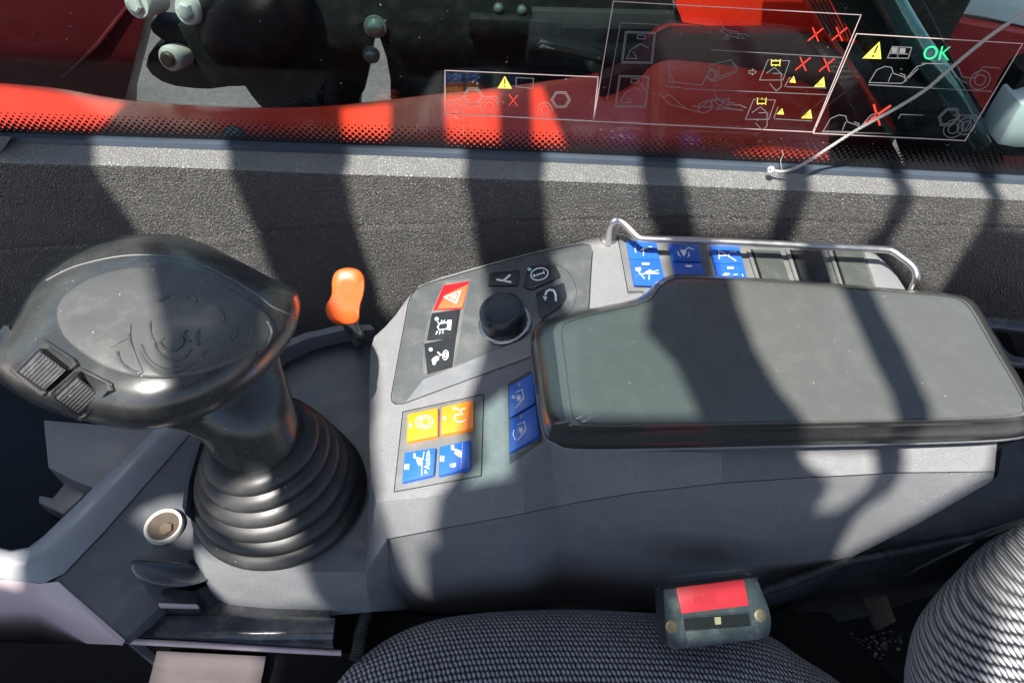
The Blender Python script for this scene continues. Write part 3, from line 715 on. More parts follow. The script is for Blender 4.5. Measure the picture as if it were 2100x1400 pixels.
# ================================================================== JOYSTICK
js = thing('joystick', Z(578, 1010, PZ), 'black joystick with round palm grip and ribbed rubber boot', 'joystick')
sil = [(-25, 722), (-2, 690), (30, 650), (52, 610), (84, 568), (130, 530), (185, 500), (245, 484), (310, 479), (370, 484), (430, 504), (500, 540), (560, 572), (600, 590), (615, 618), (612, 655), (600, 690), (575, 728), (535, 775), (480, 820), (420, 852), (350, 873), (290, 880), (220, 873), (150, 856), (90, 838), (30, 808), (-10, 775), (-28, 748)]
def sh(pts, k, c=(300, 670)): return [(c[0]+(x-c[0])*k, c[1]+(y-c[1])*k) for x, y in pts]
hr = []
def hz(k): return None
for k, z, dy in ((.05, .062, -22), (.2, .0618, -21), (.4, .0605, -19), (.55, .0585, -17), (.68, .0555, -14), (.79, .051, -11), (.88, .0445, -7), (.94, .037, -4), (.98, .028, -1), (1.0, .018, 0), (.985, .009, 4), (.94, .001, 12), (.86, -.006, 24)):
    hr.append([Z(p.x, p.y+dy, z) for p in closed(sh(sil, k), 120)])
def ell(c, rx, ry, a=0, n=120, ph=0):
    return [Z(c[0]+math.cos(2*math.pi*i/n+ph)*rx*math.cos(rad(a))-math.sin(2*math.pi*i/n+ph)*ry*math.sin(rad(a)), c[1]+math.cos(2*math.pi*i/n+ph)*rx*math.sin(rad(a))+math.sin(2*math.pi*i/n+ph)*ry*math.cos(rad(a)), c[2]) for i in range(n)]
def lastmix(ring, c, rx, ry, t, z):
    # blend the px shape of the head underside into the neck ellipse, matched by angle
    out = []
    for i, p in enumerate(closed(sh(sil, .86), 120)):
        an = math.atan2(p.y-690, p.x-320)
        e = (c[0]+math.cos(an)*rx, c[1]+math.sin(an)*ry)
        q = lerp2((p.x, p.y+24), e, t); out.append(Z(q[0], q[1], z))
    return out
hr += [lastmix(None, (430, 760), 140, 110, .45, -.012), lastmix(None, (450, 790), 132, 105, .8, -.02), lastmix(None, (480, 822), 118, 92, 1, -.034), lastmix(None, (505, 862), 106, 84, 1, -.05),
       lastmix(None, (516, 880), 104, 82, 1, -.056), lastmix(None, (526, 893), 103, 81, 1, -.064)]
# the head tips forward a little: keep the silhouette, dome the top
head = loft('grip_head', hr, 'stick_plastic', js, smooth=60)
HS = Skin([head])
pad_o = [(118, 648), (124, 622), (146, 598), (190, 572), (250, 555), (320, 548), (380, 552), (440, 572), (500, 612), (545, 645), (560, 672), (548, 705), (510, 730), (460, 752), (400, 770), (340, 777), (280, 773), (220, 756), (165, 722), (130, 688)]
pr = []
for k, h in ((1.0, -.0008), (.992, .0009), (.975, .0018), (.93, .0022), (.8, .002), (.6, .0014), (.4, .0006), (.2, .0002), (.03, .0)):
    pr.append([HS(p.x, p.y, h+.0004) for p in closed(sh(pad_o, k, (335, 668)), 90)])
pad = loft('palm_pad', pr, 'stick_pad', js, cap0=False, smooth=60)
PS = Skin([pad, head])
zj = lambda *p: [(x/2.917, 440+y/2.917) for x, y in p]
emb = []
def strip(pts, r=.0008, h=.0):
    P = [PS(x, y, h) for x, y in pts]; return tube_mesh(P, r, 6)
lobes = [zj((840, 780), (880, 860), (940, 910), (1010, 930), (1090, 915), (1160, 880), (1220, 820), (1230, 805)),
         zj((830, 790), (860, 870), (930, 935), (1010, 955), (1100, 945), (1190, 900)),
         zj((925, 780), (950, 830), (1000, 865), (1060, 870), (1110, 845), (1145, 800)),
         zj((960, 770), (985, 800), (1040, 812), (1080, 790), (1095, 755), (1080, 730)),
         zj((700, 820), (720, 880), (780, 930), (840, 950)), zj((775, 660), (775, 740), (800, 830), (850, 950)),
         zj((895, 640), (900, 720), (930, 780)), zj((770, 730), (720, 760), (660, 790)), zj((1120, 690), (1100, 720), (1140, 760)),
         zj((1190, 690), (1180, 740), (1195, 780)), zj((1330, 800), (1355, 830), (1330, 890)), zj((1400, 650), (1410, 700), (1390, 750)),
         zj((1520, 660), (1500, 720), (1480, 790)), zj((1600, 640), (1625, 700), (1600, 770), (1540, 830)), zj((1150, 490), (1180, 520)), zj((1300, 530), (1330, 580), (1340, 640)),
         zj((980, 740), (950, 765)), zj((950, 520), (1040, 480), (1120, 500))]
g_ = join(*[strip([tuple(v) for v in openc(l, 16)], .0011, -.0002) for l in lobes])
mesh('pad_relief', g_[0], g_[1], 'stick_pad', js, smooth=60)
# seam round the top shell
seam = openc([(95, 575), (150, 548), (230, 528), (300, 523), (370, 530), (430, 550), (520, 600), (560, 630), (606, 648)], 40)
g_ = tube_mesh([HS(p.x, p.y, .0001) for p in seam], .0004, 6); mesh('shell_seam', g_[0], g_[1], 'print_grey', js)
for hq, rq, lb in ((((26, 759), (34, 745), (82, 702), (96, 698), (158, 738), (165, 750), (104, 804), (92, 808)), ((38, 762), (82, 718), (137, 759), (93, 800)), 'ribbed rocker nearer the outer end'),
                   (((99, 812), (106, 800), (160, 758), (172, 756), (232, 786), (237, 800), (180, 855), (166, 858)), ((113, 815), (159, 772), (207, 810), (165, 850)), 'ribbed rocker nearer the palm pad')):
    RP = Plane(HS(*rq[0]), HS(*rq[1]), HS(*rq[3]))
    ho = loft('rocker_bezel', [[HS(x, y, -.002) for x, y in hq], [HS(x, y, .0016) for x, y in hq], [HS(x, y, .0024) for x, y in shrink(hq, .96)], [HS(x, y, .0024) for x, y in shrink(hq, .86)], [HS(x, y, .0008) for x, y in shrink(hq, .80)]], 'stick_plastic', js, smooth=40)
    rc = [[RP(*p, h) for p in shrink(rq, k)] for h, k in ((-.002, 1), (.0058, .98), (.0064, .95))]
    slab('rocker_well', [RP(*p, .0036) for p in shrink(rq, 1.1)], .004, RP.n, 'void_black', js)
    rk = loft('rocker', rc, 'stick_rocker', js, smooth=30); rk['label'] = lb
    a, b, c, d = shrink(rq, .93)
    vs = []; fs = []
    for i in range(8):
        t = (i+.5)/8; p = lerp2(a, d, t*.96+.02); q = lerp2(b, c, t*.96+.02)
        P = [RP(*p, .0065), RP(*q, .0065)]
        v, f = tube_mesh(P, .0009, 8); k = len(vs); vs += v; fs += [[k+j for j in r] for r in f]
    mesh('ridges', vs, fs, 'stick_rocker', rk, smooth=60)
# thumb switch at the outer end
q = [(-24, 712), (8, 664), (20, 666), (26, 680), (4, 722), (-16, 722)]
loft('thumb_switch', [[Z(x, y, .012) for x, y in q], [Z(x, y, .034) for x, y in q], [Z(x, y, .036) for x, y in shrink(q, .85)]], 'stick_rocker', js, smooth=40)
# lettering moulded round the collar
def collar(px, py, h=0.): return HS(px, py, h)
vs = []; fs = []
word = 'MANITOU'
for chh, cx, cy, sl in zip(word, (437, 455, 476, 493, 504, 522, 541), (935, 938, 939, 938, 937, 934, 929), (.10, .05, 0, -.05, -.12, -.2, -.3)):
    v, f = text_geo(HS, chh, (cx, cy), (19, 19*sl), (19*sl*.6, -22), .0006)
    k = len(vs); vs += v; fs += [[k+j for j in r] for r in f]
mesh('moulded_lettering', vs, fs, 'stick_rocker', js, smooth=0)
# rubber boot
rings = []
c0 = Z(528, 895, -.060); c1 = Z(577, 1010, PZ+.001)
def ring3(c, r, n=72, tilt=0.):
    return [c+Vector((math.cos(2*math.pi*i/n)*r, math.sin(2*math.pi*i/n)*r*.97, -math.cos(2*math.pi*i/n)*r*tilt)) for i in range(n)]
folds = 6
for i in range(folds*8+1):
    t = i/(folds*8); c = c0.lerp(c1, t)
    r = .0335+(.0635-.0335)*(t**.8); ph = (t*folds) % 1
    bulge = math.sin(math.pi*ph)**.6 if 0 < ph < 1 else 0
    r += .0052*bulge-.0012
    rings.append(ring3(c, r, 72, -.22*(1-t)))
loft('rubber_boot', rings, 'rubber', js, smooth=70)

# ================================================================== ORANGE LEVER
lv = thing('orange_lever', YY(715, 690, .47), 'orange plastic lever knob sticking up by the wall trim', 'lever')
o_ = [(681, 575), (690, 556), (712, 549), (736, 554), (748, 572), (747, 600), (739, 628), (736, 655), (722, 665), (690, 664), (672, 650), (668, 628), (680, 604)]
LP = Plane(Z(700, 650, -.055), Z(740, 650, -.055), Z(705, 560, -.028))
rr_ = []
for k, h in ((.90, -.014), (.98, -.012), (1.0, -.008), (1.0, -.003), (.98, -.0005), (.93, .0008), (.5, .0008), (.05, .0008)):
    rr_.append([LP(p.x, p.y, h) for p in closed(shrink(o_, k), 48)])
loft('lever_knob', rr_, 'orange_lever', lv, smooth=60)
tube('lever_stem', [LP(715, 650, -.006), LP(722, 672, -.008), Z(732, 686, -.085), Z(735, 700, -.12)], .0065, 'gloss_black', lv, n=14)

# ================================================================== LEFT TRAY
tr = thing('storage_tray', Z(200, 1100, -.3), 'grey moulded tray with a deep bin left of the joystick boot', 'tray')
ZT = -.175
outer = [(-300, 1175), (78, 1198), (255, 1312), (332, 1240), (385, 1150), (402, 1125), (412, 1030), (430, 935), (500, 800), (560, 700), (400, 640), (300, 790), (352, 898), (290, 980), (200, 1080), (140, 1140), (110, 1180), (85, 1192), (40, 1190), (-300, 1168)]
# sloped field between rim and boot
fld = [(108, 1190), (200, 1100), (290, 998), (385, 890), (470, 790), (560, 690), (600, 700), (560, 800), (430, 960), (420, 1060), (410, 1130), (388, 1150), (334, 1238), (257, 1311), (240, 1302)]
mesh('field', on(Flat(ZT), fld)+[Vector((p.x, p.y, -.3)) for p in on(Flat(ZT), fld)], [list(range(len(fld)))]+[[i, i+1, len(fld)+i+1, len(fld)+i] for i in range(len(fld)-1)], 'field_shaded', tr, bevel=.002)
# rim bar
up_ = [(-400, 1080), (-60, 1108), (22, 1128), (58, 1122), (90, 1098), (160, 1030), (230, 962), (300, 895), (345, 850), (420, 770), (520, 660)]
dn_ = [(-400, 1160), (-60, 1180), (40, 1192), (90, 1195), (130, 1176), (215, 1088), (285, 1008), (350, 935), (392, 885), (465, 800), (562, 690)]
RU = [Z(x, y, ZT+.010) for x, y in up_]; RD = [Z(x, y, ZT+.001) for x, y in dn_]
RMd = [a.lerp(b, .16)+Vector((0, 0, .004)) for a, b in zip(RU, RD)]; RMe = [a.lerp(b, .62)+Vector((0, 0, .0065)) for a, b in zip(RU, RD)]
IN = [p+Vector((-.006, .004, -.11)) for p in RU]
vs = IN+RU+RMd+RMe+RD; m_ = len(RU)
mesh('rim', vs, [[r*m_+i, r*m_+i+1, (r+1)*m_+i+1, (r+1)*m_+i] for r in range(4) for i in range(m_-1)], 'rim_skylit', tr, smooth=60)
# bin floor with stepped blocks
bf = on(Flat(-.255), [(-500, 700), (620, 640), (400, 900), (250, 1060), (90, 1220), (-500, 1200)])
mesh('bin_floor', bf, [list(range(len(bf)))], 'bin_black', tr)
def pxbox(name, q, ztop, zbot, m, par, bev=.002): 
    t = [Z(x, y, ztop) for x, y in q]; return slab(name, t, ztop-zbot, (0, 0, 1), m, par, bevel=bev)
pxbox('bin_step', [(88, 860), (330, 880), (215, 1010), (150, 985), (98, 958)], -.215, -.26, 'tray_plastic', tr)
pxbox('bin_step', [(150, 968), (230, 960), (130, 1055), (78, 1030), (80, 1014), (108, 1020)], -.236, -.26, 'tray_plastic', tr)
# front skirt
a_ = [(-300, 1168), (30, 1190), (80, 1196), (120, 1192), (257, 1312)]
b_ = [(-300, 1300), (0, 1312), (90, 1316), (180, 1319), (256, 1322)]
A_ = [Z(x, y, ZT+.001) for x, y in a_]; B_ = [YY(x, y, A_[2].y-.020) for x, y in b_]; B_[-1] = YY(256, 1322, A_[-1].y-.002)
B_[-2] = YY(180, 1319, A_[-1].y+.004); B_[0] = YY(-300, 1300, A_[2].y-.02)
mesh('front_skirt', A_+[a.lerp(b, .25)+Vector((0, -.004, .003)) for a, b in zip(A_, B_)]+B_+[b+Vector((0, .03, -.1)) for b in B_], [[r*5+i, r*5+i+1, r*5+6+i, r*5+5+i] for r in range(3) for i in range(4)], 'pink_bounce', tr, smooth=60)
# round drain hole with a rusty screw in it
hc = Z(339, 1082, ZT)
loft('bolt_cup', [disc(hc+Vector((0, 0, h)), Vector((0, 0, 1)), r, 40) for r, h in ((.0150, .0003), (.0150, .0045), (.0142, .0055), (.0132, .0055), (.0122, .0045), (.0108, .0012), (.001, .0012))], 'bolt_white', tr, smooth=50)
loft('cup_floor', [disc(hc+Vector((0, 0, h)), Vector((0, 0, 1)), r, 32) for r, h in ((.0121, .0012), (.0121, .0042), (.010, .0040))], 'cup_brown', tr, smooth=40)
loft('rusty_bolt', [disc(hc+Vector((.003, -.003, h)), Vector((0, 0, 1)), r, 6) for r, h in ((.0055, .0038), (.0055, .0056), (.0048, .0062))], 'rust_steel', tr, smooth=30)
# oval paddle and its block
pdl = [(266, 1160), (272, 1150), (300, 1146), (350, 1150), (400, 1158), (430, 1175), (420, 1192), (380, 1202), (345, 1203), (300, 1195), (276, 1180)]
pt = thing('oval_paddle', Z(380, 1200, -.2), 'glossy dark oval paddle lever under the front of the console', 'lever')
loft('paddle', [[Z(p.x, p.y, z) for p in closed(shrink(pdl, k), 48)] for k, z in ((.94, -.163), (1, -.160), (.97, -.1555), (.8, -.154), (.1, -.1535))], 'lever_gloss', pt, smooth=60)
pxbox('paddle_block', [(332, 1206), (402, 1210), (402, 1243), (324, 1241)], -.172, -.2, 'gloss_black', pt, .0015)
pxbox('block_lip', [(326, 1235), (404, 1238), (404, 1243), (324, 1241)], -.169, -.175, 'pink_bounce', pt, .0006)

# ================================================================== SEAT BASE LEDGE
lg = thing('seat_base_ledge', Z(480, 1300, -.3), 'dark glossy ledge below the front end of the console', 'ledge')
pxbox('ledge_plate', [(334, 1236), (420, 1200), (672, 1230), (682, 1300), (272, 1294)], -.19, -.21, 'gloss_black', lg, .001)
ridge = []
for x, yt, yb in ((256, 1290, 1312), (300, 1290, 1314), (480, 1290, 1320), (640, 1292, 1328), (684, 1294, 1330)):
    a = Z(x+ (16 if x < 300 else 0), yt, -.188); b = YY(x, yb, a.y-.008)
    ridge.append([a+Vector((0, .01, 0)), a, a.lerp(b, .4)+Vector((0, -.0025, .003)), b, b+Vector((0, .02, -.05))])
vs = [p for r in ridge for p in r]
mesh('ledge_nose', vs, [[i*5+k, i*5+5+k, i*5+6+k, i*5+1+k] for i in range(4) for k in range(4)], 'gloss_black', lg, smooth=60)
tube('ledge_bead', [YY(x, y, Z(480, 1290, -.188).y-.010) for x, y in ((256, 1314), (420, 1322), (583, 1332), (700, 1338))], .0022, 'pink_bounce', lg)
mesh('pale_panel', on(Upright(Z(480, 1290, -.188).y-.014), [(322, 1334), (545, 1345), (540, 1375), (528, 1430), (300, 1420)]), [[0, 1, 2, 3, 4]], 'pale_bounce', lg)
mesh('lower_panel', on(Upright(Z(480, 1290, -.188).y-.008), [(-500, 1318), (256, 1318), (760, 1340), (760, 1600), (-500, 1600)]), [[0, 1, 2, 3, 4]], 'void_black', lg)

# ================================================================== SEAT
st = thing('driver_seat', Z(1300, 1500, -.3), 'driver seat in grey and black knitted fabric at the bottom edge', 'seat')
cu = [(640, 1500), (690, 1402), (745, 1345), (820, 1296), (925, 1264), (1100, 1250), (1300, 1254), (1450, 1270), (1570, 1300), (1640, 1345), (1730, 1405), (1820, 1500), (1850, 1700), (1500, 1790), (1000, 1790), (700, 1700)]
rgs = []
for k, z in [(.97, -.26), (.99, -.235)]+[(math.cos(q)**.75, -.215+.043*math.sin(q)) for q in [i*math.pi/2/18 for i in range(18)]]+[(.04, -.172)]:
    rgs.append([Z(p.x, p.y, z) for p in closed(sh(cu, k, (1250, 1560)), 120)])
def cuv(co): return (co.x, co.y*1.0+(co.z+.17)*-.9)
loft('cushion', rgs, 'knit_seat', st, smooth=80, uv=cuv)
bk = [(1856, 1420), (1862, 1330), (1880, 1272), (1915, 1222), (1960, 1172), (2010, 1122), (2100, 1052), (2250, 960), (2600, 900), (2800, 1200), (2600, 1600), (2100, 1650), (1900, 1550)]
rgs = []
for k, z in [(.93, -.3), (.97, -.25)]+[(math.cos(q)**.6, -.2+.127*math.sin(q)) for q in [i*math.pi/2/24 for i in range(24)]]+[(.04, -.073)]:
    rgs.append([Z(p.x, p.y, z) for p in closed(sh(bk, k, (2330, 1300)), 120)])
def buv(co): return (co.x*.9+co.z*.6, co.y*.76+co.z*.65-co.x*.06)
loft('backrest', rgs, 'knit_back', st, smooth=80, uv=buv)
pc = openc([(752, 1256), (745, 1275), (738, 1300), (735, 1325), (728, 1352)], 46)
g_ = tube_mesh([Z(p.x, p.y, -.2) for p in pc], [.0052 if i % 2 else .0042 for i in range(46)], 10)
mesh('side_piping', g_[0], g_[1], 'rubber', st, smooth=0)
pxbox('seat_shell', [(722, 1262), (1700, 1250), (1850, 1400), (1850, 1600), (690, 1600), (722, 1380)], -.235, -.33, 'void_black', st, .004)

# ================================================================== BELT BUCKLE
bu = thing('belt_buckle', Z(1470, 1300, -.2), 'seat belt buckle with red release button standing beside the seat cushion', 'seat belt buckle')
BP = Plane(Z(1380, 1310, -.150), Z(1570, 1285, -.150), Z(1465, 1200, -.135))
bo = [(1362, 1214), (1372, 1207), (1540, 1184), (1552, 1188), (1560, 1205), (1579, 1256), (1580, 1292), (1570, 1306), (1540, 1312), (1395, 1330), (1378, 1328), (1369, 1312)]
slab('buckle_housing', on(BP, [tuple(p) for p in closed(bo, 48)]), .022, BP.n, 'buckle_grey', bu, bevel=.0032, seg=4)
rb = slab('release_button', on(BP, [(1387, 1204), (1526, 1187), (1536, 1241), (1398, 1258)], .0015), .004, BP.n, 'red_button', bu, bevel=.0007)
printed('moulded_lettering', BP, 'red_relief', rb, geo=text_geo(BP, 'PRESS', (1424, 1237), (18, -2.2), (-3, -20), .0019))
slab('slot_frame', on(BP, [(1399, 1264), (1537, 1253), (1549, 1306), (1406, 1327)], .0006), .002, BP.n, 'gloss_black', bu, bevel=.0004)
slab('slot_opening', on(BP, [(1402, 1268), (1535, 1257), (1540, 1282), (1405, 1292)], .001), .001, BP.n, 'void_black', bu)
slab('slot_plate', on(BP, [(1407, 1294), (1541, 1282), (1545, 1302), (1410, 1321)], .0016), .002, BP.n, 'buckle_grey', bu, bevel=.0004)
slab('latch_tongue', on(BP, [(1465, 1265), (1478, 1264), (1479, 1279), (1467, 1280)], .0016), .001, BP.n, 'brass', bu)
for q in ((1377, 1284), (1559, 1261)):
    c = BP(*q, .0004); loft('rivet', [disc(c+BP.n*h, BP.n, r, 24) for r, h in ((.0048, -.001), (.0048, .0005), (.0040, .0010), (.0022, .0010), (.002, .0003))], 'rust_steel', bu, smooth=40)

# ================================================================== RIGHT REAR
rt = thing('rear_floor_cover', Z(1900, 1100, -.3), 'dark plastic cover sloping down behind the console', 'cover')
# glossy tail piece
ta = [(1560, 1215), (1690, 1172), (1880, 1072), (1965, 1025), (2046, 975), (2056, 915), (2140, 880), (2300, 900), (2300, 1000), (2100, 1060), (1985, 1100), (1750, 1142), (1600, 1196)]
zt = [-.19, -.185, -.165, -.15, -.135, -.12, -.12, -.12, -.13, -.15, -.172, -.19, -.195]
tv = [Z(x, y, z) for (x, y), z in zip(ta, zt)]
mesh('tail_cover', tv+[p+Vector((0, 0, -.2)) for p in tv], [list(range(13))]+[[i, (i+1) % 13, 13+(i+1) % 13, 13+i] for i in range(13)], 'tray_dark', rt, smooth=40, bevel=.001)
led = [(1560, 1214), (1750, 1146), (1990, 1104), (2100, 1062)]
tube('cover_lip', [Z(x, y, -.19+.012*i) for i, (x, y) in enumerate(led)], .0035, 'gloss_black', rt)
fp = thing('metal_flap', Z(1800, 1280, -.4), 'dusty grey metal flap on the dark floor behind the buckle', 'bracket')
slab('flap', [Z(1762, 1208, -.30), Z(1808, 1195, -.30), Z(1838, 1272, -.32), Z(1800, 1290, -.32)], .006, (0, 0, 1), 'frame_grey', fp, bevel=.001)
vs = []; fs = []
for i in range(240):
    x = 1655+random.random()*195; y = 1350-(x-1655)*.22+random.gauss(0, 16); c = Z(x, y, -.488)
    r = .0005+random.random()**2*.0026; k = len(vs)
    for a in range(5):
        an = a*1.257+random.random()*.5; vs.append(c+Vector((math.cos(an)*r, math.sin(an)*r*.6, random.random()*.002)))
    vs.append(c+Vector((0, 0, r*.5))); fs += [[k+a, k+(a+1) % 5, k+5] for a in range(5)]
tag(mesh('floor_debris', vs, fs, 'rust_steel'), 'brown crumbs of dirt lying on the dark floor', 'dirt', kind='stuff')
# bracket at the right edge, behind the armrest
rbk = thing('rear_bracket', YY(2080, 700, .45), 'black moulded hinge bracket behind the armrest at the right edge', 'bracket')
tube('bracket_arm', openc([Z(2010, 664, -.06), Z(2050, 667, -.06), Z(2090, 672, -.06), Z(2200, 680, -.06)], 12), .0065, 'gloss_black', rbk, n=12)
tube('bracket_hook', openc([Z(2000, 640, -.07), Z(2030, 690, -.07), Z(2052, 725, -.07), Z(2080, 742, -.07), Z(2120, 742, -.07), Z(2250, 730, -.07)], 24), .005, 'gloss_black', rbk, n=12)
slab('bracket_plate', on(Flat(-.09), [(2060, 660), (2250, 640), (2300, 900), (2140, 860)]), .03, (0, 0, 1), 'void_black', rbk, bevel=.003)

# ================================================================== CORD
co = thing('pull_cord', YY(1590, 350, .51), 'grey braided cord running across the window from its knot on the trim', 'cord')
cpts = [YY(1584, 350, .515), YY(1612, 351, .512), YY(1650, 335, .511), YY(1700, 303, .512), YY(1750, 271, .510), YY(1800, 243, .508), YY(1850, 215, .505), YY(1900, 183, .503), YY(1950, 140, .50), YY(2000, 98, .50), YY(2050, 60, .50), YY(2110, 22, .50), YY(2200, -40, .5)]
cc = openc(cpts, 420)
vs = []; fs = []
prev = Vector((0, 0, 1))
for s in range(3):
    P = []
    for i, p in enumerate(cc):
        t = (cc[min(i+1, 419)]-cc[max(i-1, 0)]).normalized(); a = t.cross(Vector((0, 1, 0))).normalized(); b = t.cross(a)
        an = i*.42+s*2.094; P.append(p+(a*math.cos(an)+b*math.sin(an))*.0006)
    v, f = tube_mesh(P, .00085, 6); k = len(vs); vs += v; fs += [[k+j for j in r] for r in f]
mesh('braided_cord', vs, fs, 'rope_white', co, smooth=60)
kc_ = YY(1581, 349, .514)
vs = []; fs = []
for s in range(4):
    ax_ = Vector((random.gauss(0, 1), random.gauss(0, 1), random.gauss(0, 1))).normalized()
    P = [q+ax_*.0006*math.sin(i) for i, q in enumerate(disc(kc_, ax_, .0022, 14))]; P.append(P[0])
    v, f = tube_mesh(P, .0015, 6); k = len(vs); vs += v; fs += [[k+j for j in r] for r in f]
mesh('knot', vs, fs, 'rope_white', co, smooth=60)
# thin curl of thread by the knot
tube('loose_thread', openc([YY(1604, 352, .515), YY(1601, 330, .528), YY(1606, 318, .530), YY(1604, 308, .531)], 16), .0003, 'rope_white', co, n=5)

# ================================================================== STICKERS ON THE GLASS
GS = Upright(.5322)
def G1(px, py, h=0.): return GS(px, py, h*.2)
def tri_sign(par, pts, bang=True):
    printed('warning_triangle', G1, 'print_yellow', par, fills=[pts], h=.0005)
    if bang:
        cx = sum(p[0] for p in pts)/3; ys = sorted(p[1] for p in pts); H_ = ys[2]-ys[0]; b = ys[2]; tp = pts[0]
        bx = (pts[1][0]+pts[2][0])/2
        f = lambda t: (bx+(tp[0]-bx)*t, b+(tp[1]-b)*t)
        printed('exclamation_mark', G1, 'print_black', par, [[f(.78), f(.34)]], max(1.5, H_*.10), [arc(*f(.17), H_*.07, n=8)[:-1]], h=.0008)
def tractor(cx, cy, s, hexr=65, slant=0):
    S_ = []
    def q(*p): return [(cx+x*s+y*s*slant, cy+y*s) for x, y in p]
    hx = lambda r: q(*[(r*math.cos(rad(a))*.92, r*math.sin(rad(a))*.85-10) for a in (0, 60, 120, 180, 240, 300, 360)])
    S_ += [hx(66), hx(54)]
    for wx_, r in ((-98, 45), (-98, 25), (98, 50), (98, 27)):
        S_.append(q(*[(wx_+r*math.cos(rad(a)), 52+r*math.sin(rad(a))) for a in range(0, 361, 20)]))
    S_ += [q((-55, 50), (-35, 38), (35, 38), (48, 50)), q((62, -8), (140, -8), (152, 20), (148, 50)), q((-98, 0), (-62, 0)), q((-100, 12), (-140, 30))]
    return S_
stk1 = thing('warning_sticker', YY(1065, 195, .532), 'smallest clear sticker with two telehandler outlines and a red cross', 'sticker', 'warning stickers on the side window')
b1_ = z2((620, 422), (1537, 462), (1507, 726), (620, 680))
printed('border', G1, 'print_line', stk1, [b1_+[b1_[0]]], 1.8)
printed('vehicle_outline', G1, 'print_grey', stk1, tractor(970, 201, .343), 1.3)
printed('vehicle_outline', G1, 'print_grey', stk1, tractor(1150, 208, .33)[0:4], 1.3)
printed('ground_line', G1, 'print_grey', stk1, [z2((640, 680), (945, 692)), z2((1070, 700), (1460, 718)), z2((1045, 465), (1150, 470), (1145, 530), (1045, 520), (1045, 465))], .9)
tri_sign(stk1, z2((978, 455), (1020, 531), (935, 529)))
printed('cross', G1, 'print_red', stk1, [z2((1003, 565), (1055, 636)), z2((1055, 570), (1003, 632))], 1.8)
stk2 = thing('warning_sticker', YY(1480, 140, .532), 'largest clear sticker, three rows of attachment drawings and red crosses', 'sticker', 'warning stickers on the side window')
b2_ = [(1258, 3), (1766, 31), (1667, 271), (1217, 249)]
printed('border', G1, 'print_line', stk2, [b2_+[b2_[0]]], 1.8)
fr_ = []
for dx, dy in ((0, 0), (-13*2.917, 90*2.917)):
    for k in (1, .92):
        r_ = shrink(z2((1700+dx, 190+dy), (1880+dx, 195+dy), (1860+dx, 380+dy), (1675+dx, 378+dy)), k); fr_.append(r_+[r_[0]])
    r_ = z2((1775+dx, 210+dy), (1820+dx, 212+dy), (1815+dx, 235+dy), (1770+dx, 233+dy)); fr_.append(r_+[r_[0]])
    fr_ += [z2((1710+dx, 345+dy), (1730+dx, 300+dy), (1790+dx, 262+dy), (1840+dx, 290+dy)), z2((1700+dx, 350+dy), (1770+dx, 352+dy), (1745+dx, 310+dy))]
r3_ = z2((1665, 140), (1900, 150)); fr_.append(z2((1900, 148), (1670, 138), (1590, 600)))
def loader(cx, cy, s): return [[(cx+x*s, cy+y*s) for x, y in l] for l in (((-80, -60), (-60, -20), (-20, 10), (60, 15), (90, 30)), ((-85, -20), (-60, 10), (-10, 30), (30, 35)), ((-70, -10), (-20, -5), (30, 5)), ((30, 10), (60, 40), (20, 42), (30, 10)), ((-40, 20), (-30, 45), (-60, 42), (-40, 20)))]
fr_ += loader(1505, 65, .35)+loader(1495, 210, .4)[0:3]
dr = z3((150, 470), (165, 390), (290, 360), (325, 400), (320, 430), (190, 490), (150, 470)); fr_.append(dr)
fr_ += [arc(*z3((175, 450))[0], 10, 12), arc(*z3((175, 450))[0], 7, 9), z3((215, 400), (215, 460), (300, 430)), z3((300, 380), (325, 425)), z3((395, 425), (420, 425), (418, 412), (440, 433), (416, 450), (418, 440), (395, 440), (395, 425))]
fr_ += [z3((170, 300), (960, 345)), z3((0, 532), (880, 568)), z3((55, 635), (360, 660))]
for dx, dy in ((0, 0), (-85, 235)):
    r_ = z3((510+dx, 360+dy), (640+dx, 365+dy), (600+dx, 480+dy), (460+dx, 480+dy)); fr_.append(r_+[r_[0]])
    fr_ += [z3((500+dx, 440+dy), (550+dx, 405+dy), (600+dx, 450+dy)), z3((520+dx, 500+dy), (560+dx, 545+dy), (590+dx, 520+dy), (590+dx, 440+dy), (540+dx, 440+dy))]
for c_, s_ in (((135, 640), 1), ((200, 620), .8)):
    fr_ += [arc(*z3(c_)[0], 16*s_, 11*s_, n=14, rot=-25)]
fr_ += [z3((90, 660), (160, 600), (230, 600), (280, 590), (270, 640), (200, 660)), z2((1790, 450+50), (1830, 560)), z2((1950, 520), (2030, 525)), z2((1960, 430), (1990, 490)), [(1372, 130), (1372, 168), (1440, 175), (1452, 150)], [(1352, 192), (1375, 215), (1440, 232)], [(1360, 200), (1372, 194), (1405, 222)]]
fr_ += [z3((610, 520), (640, 465), (650, 470)), z3((620, 520), (860, 528)), z3((545, 710), (570, 640)), z3((550, 712), (775, 725))]
printed('attachment_outlines', G1, 'print_grey', stk2, fr_, 1.25)
for c_ in ((795, 208), (937, 205), (720, 383), (862, 390)):
    x, y = c_; printed('cross', G1, 'print_red', stk2, [z3((x-46, y+38), (x+46, y-38)), z3((x-18, y-42), (x+18, y+42))], 2.6)
for a in (((665, 455), (677, 497), (638, 493)), ((845, 460), (852, 522), (785, 520)), ((595, 648), (606, 686), (562, 684)), ((765, 655), (775, 710), (708, 708))):
    tri_sign(stk2, z3(*a), bang=a[0][0] in (665, 595))
for x, y in ((818, 502), (742, 690)):
    printed('triangle_mark', G1, 'print_black', stk2, [z3((x-14, y+6), (x-2, y-8), (x+12, y-12)), z3((x-10, y+6), (x+20, y+4))], 1.3, h=.0008)
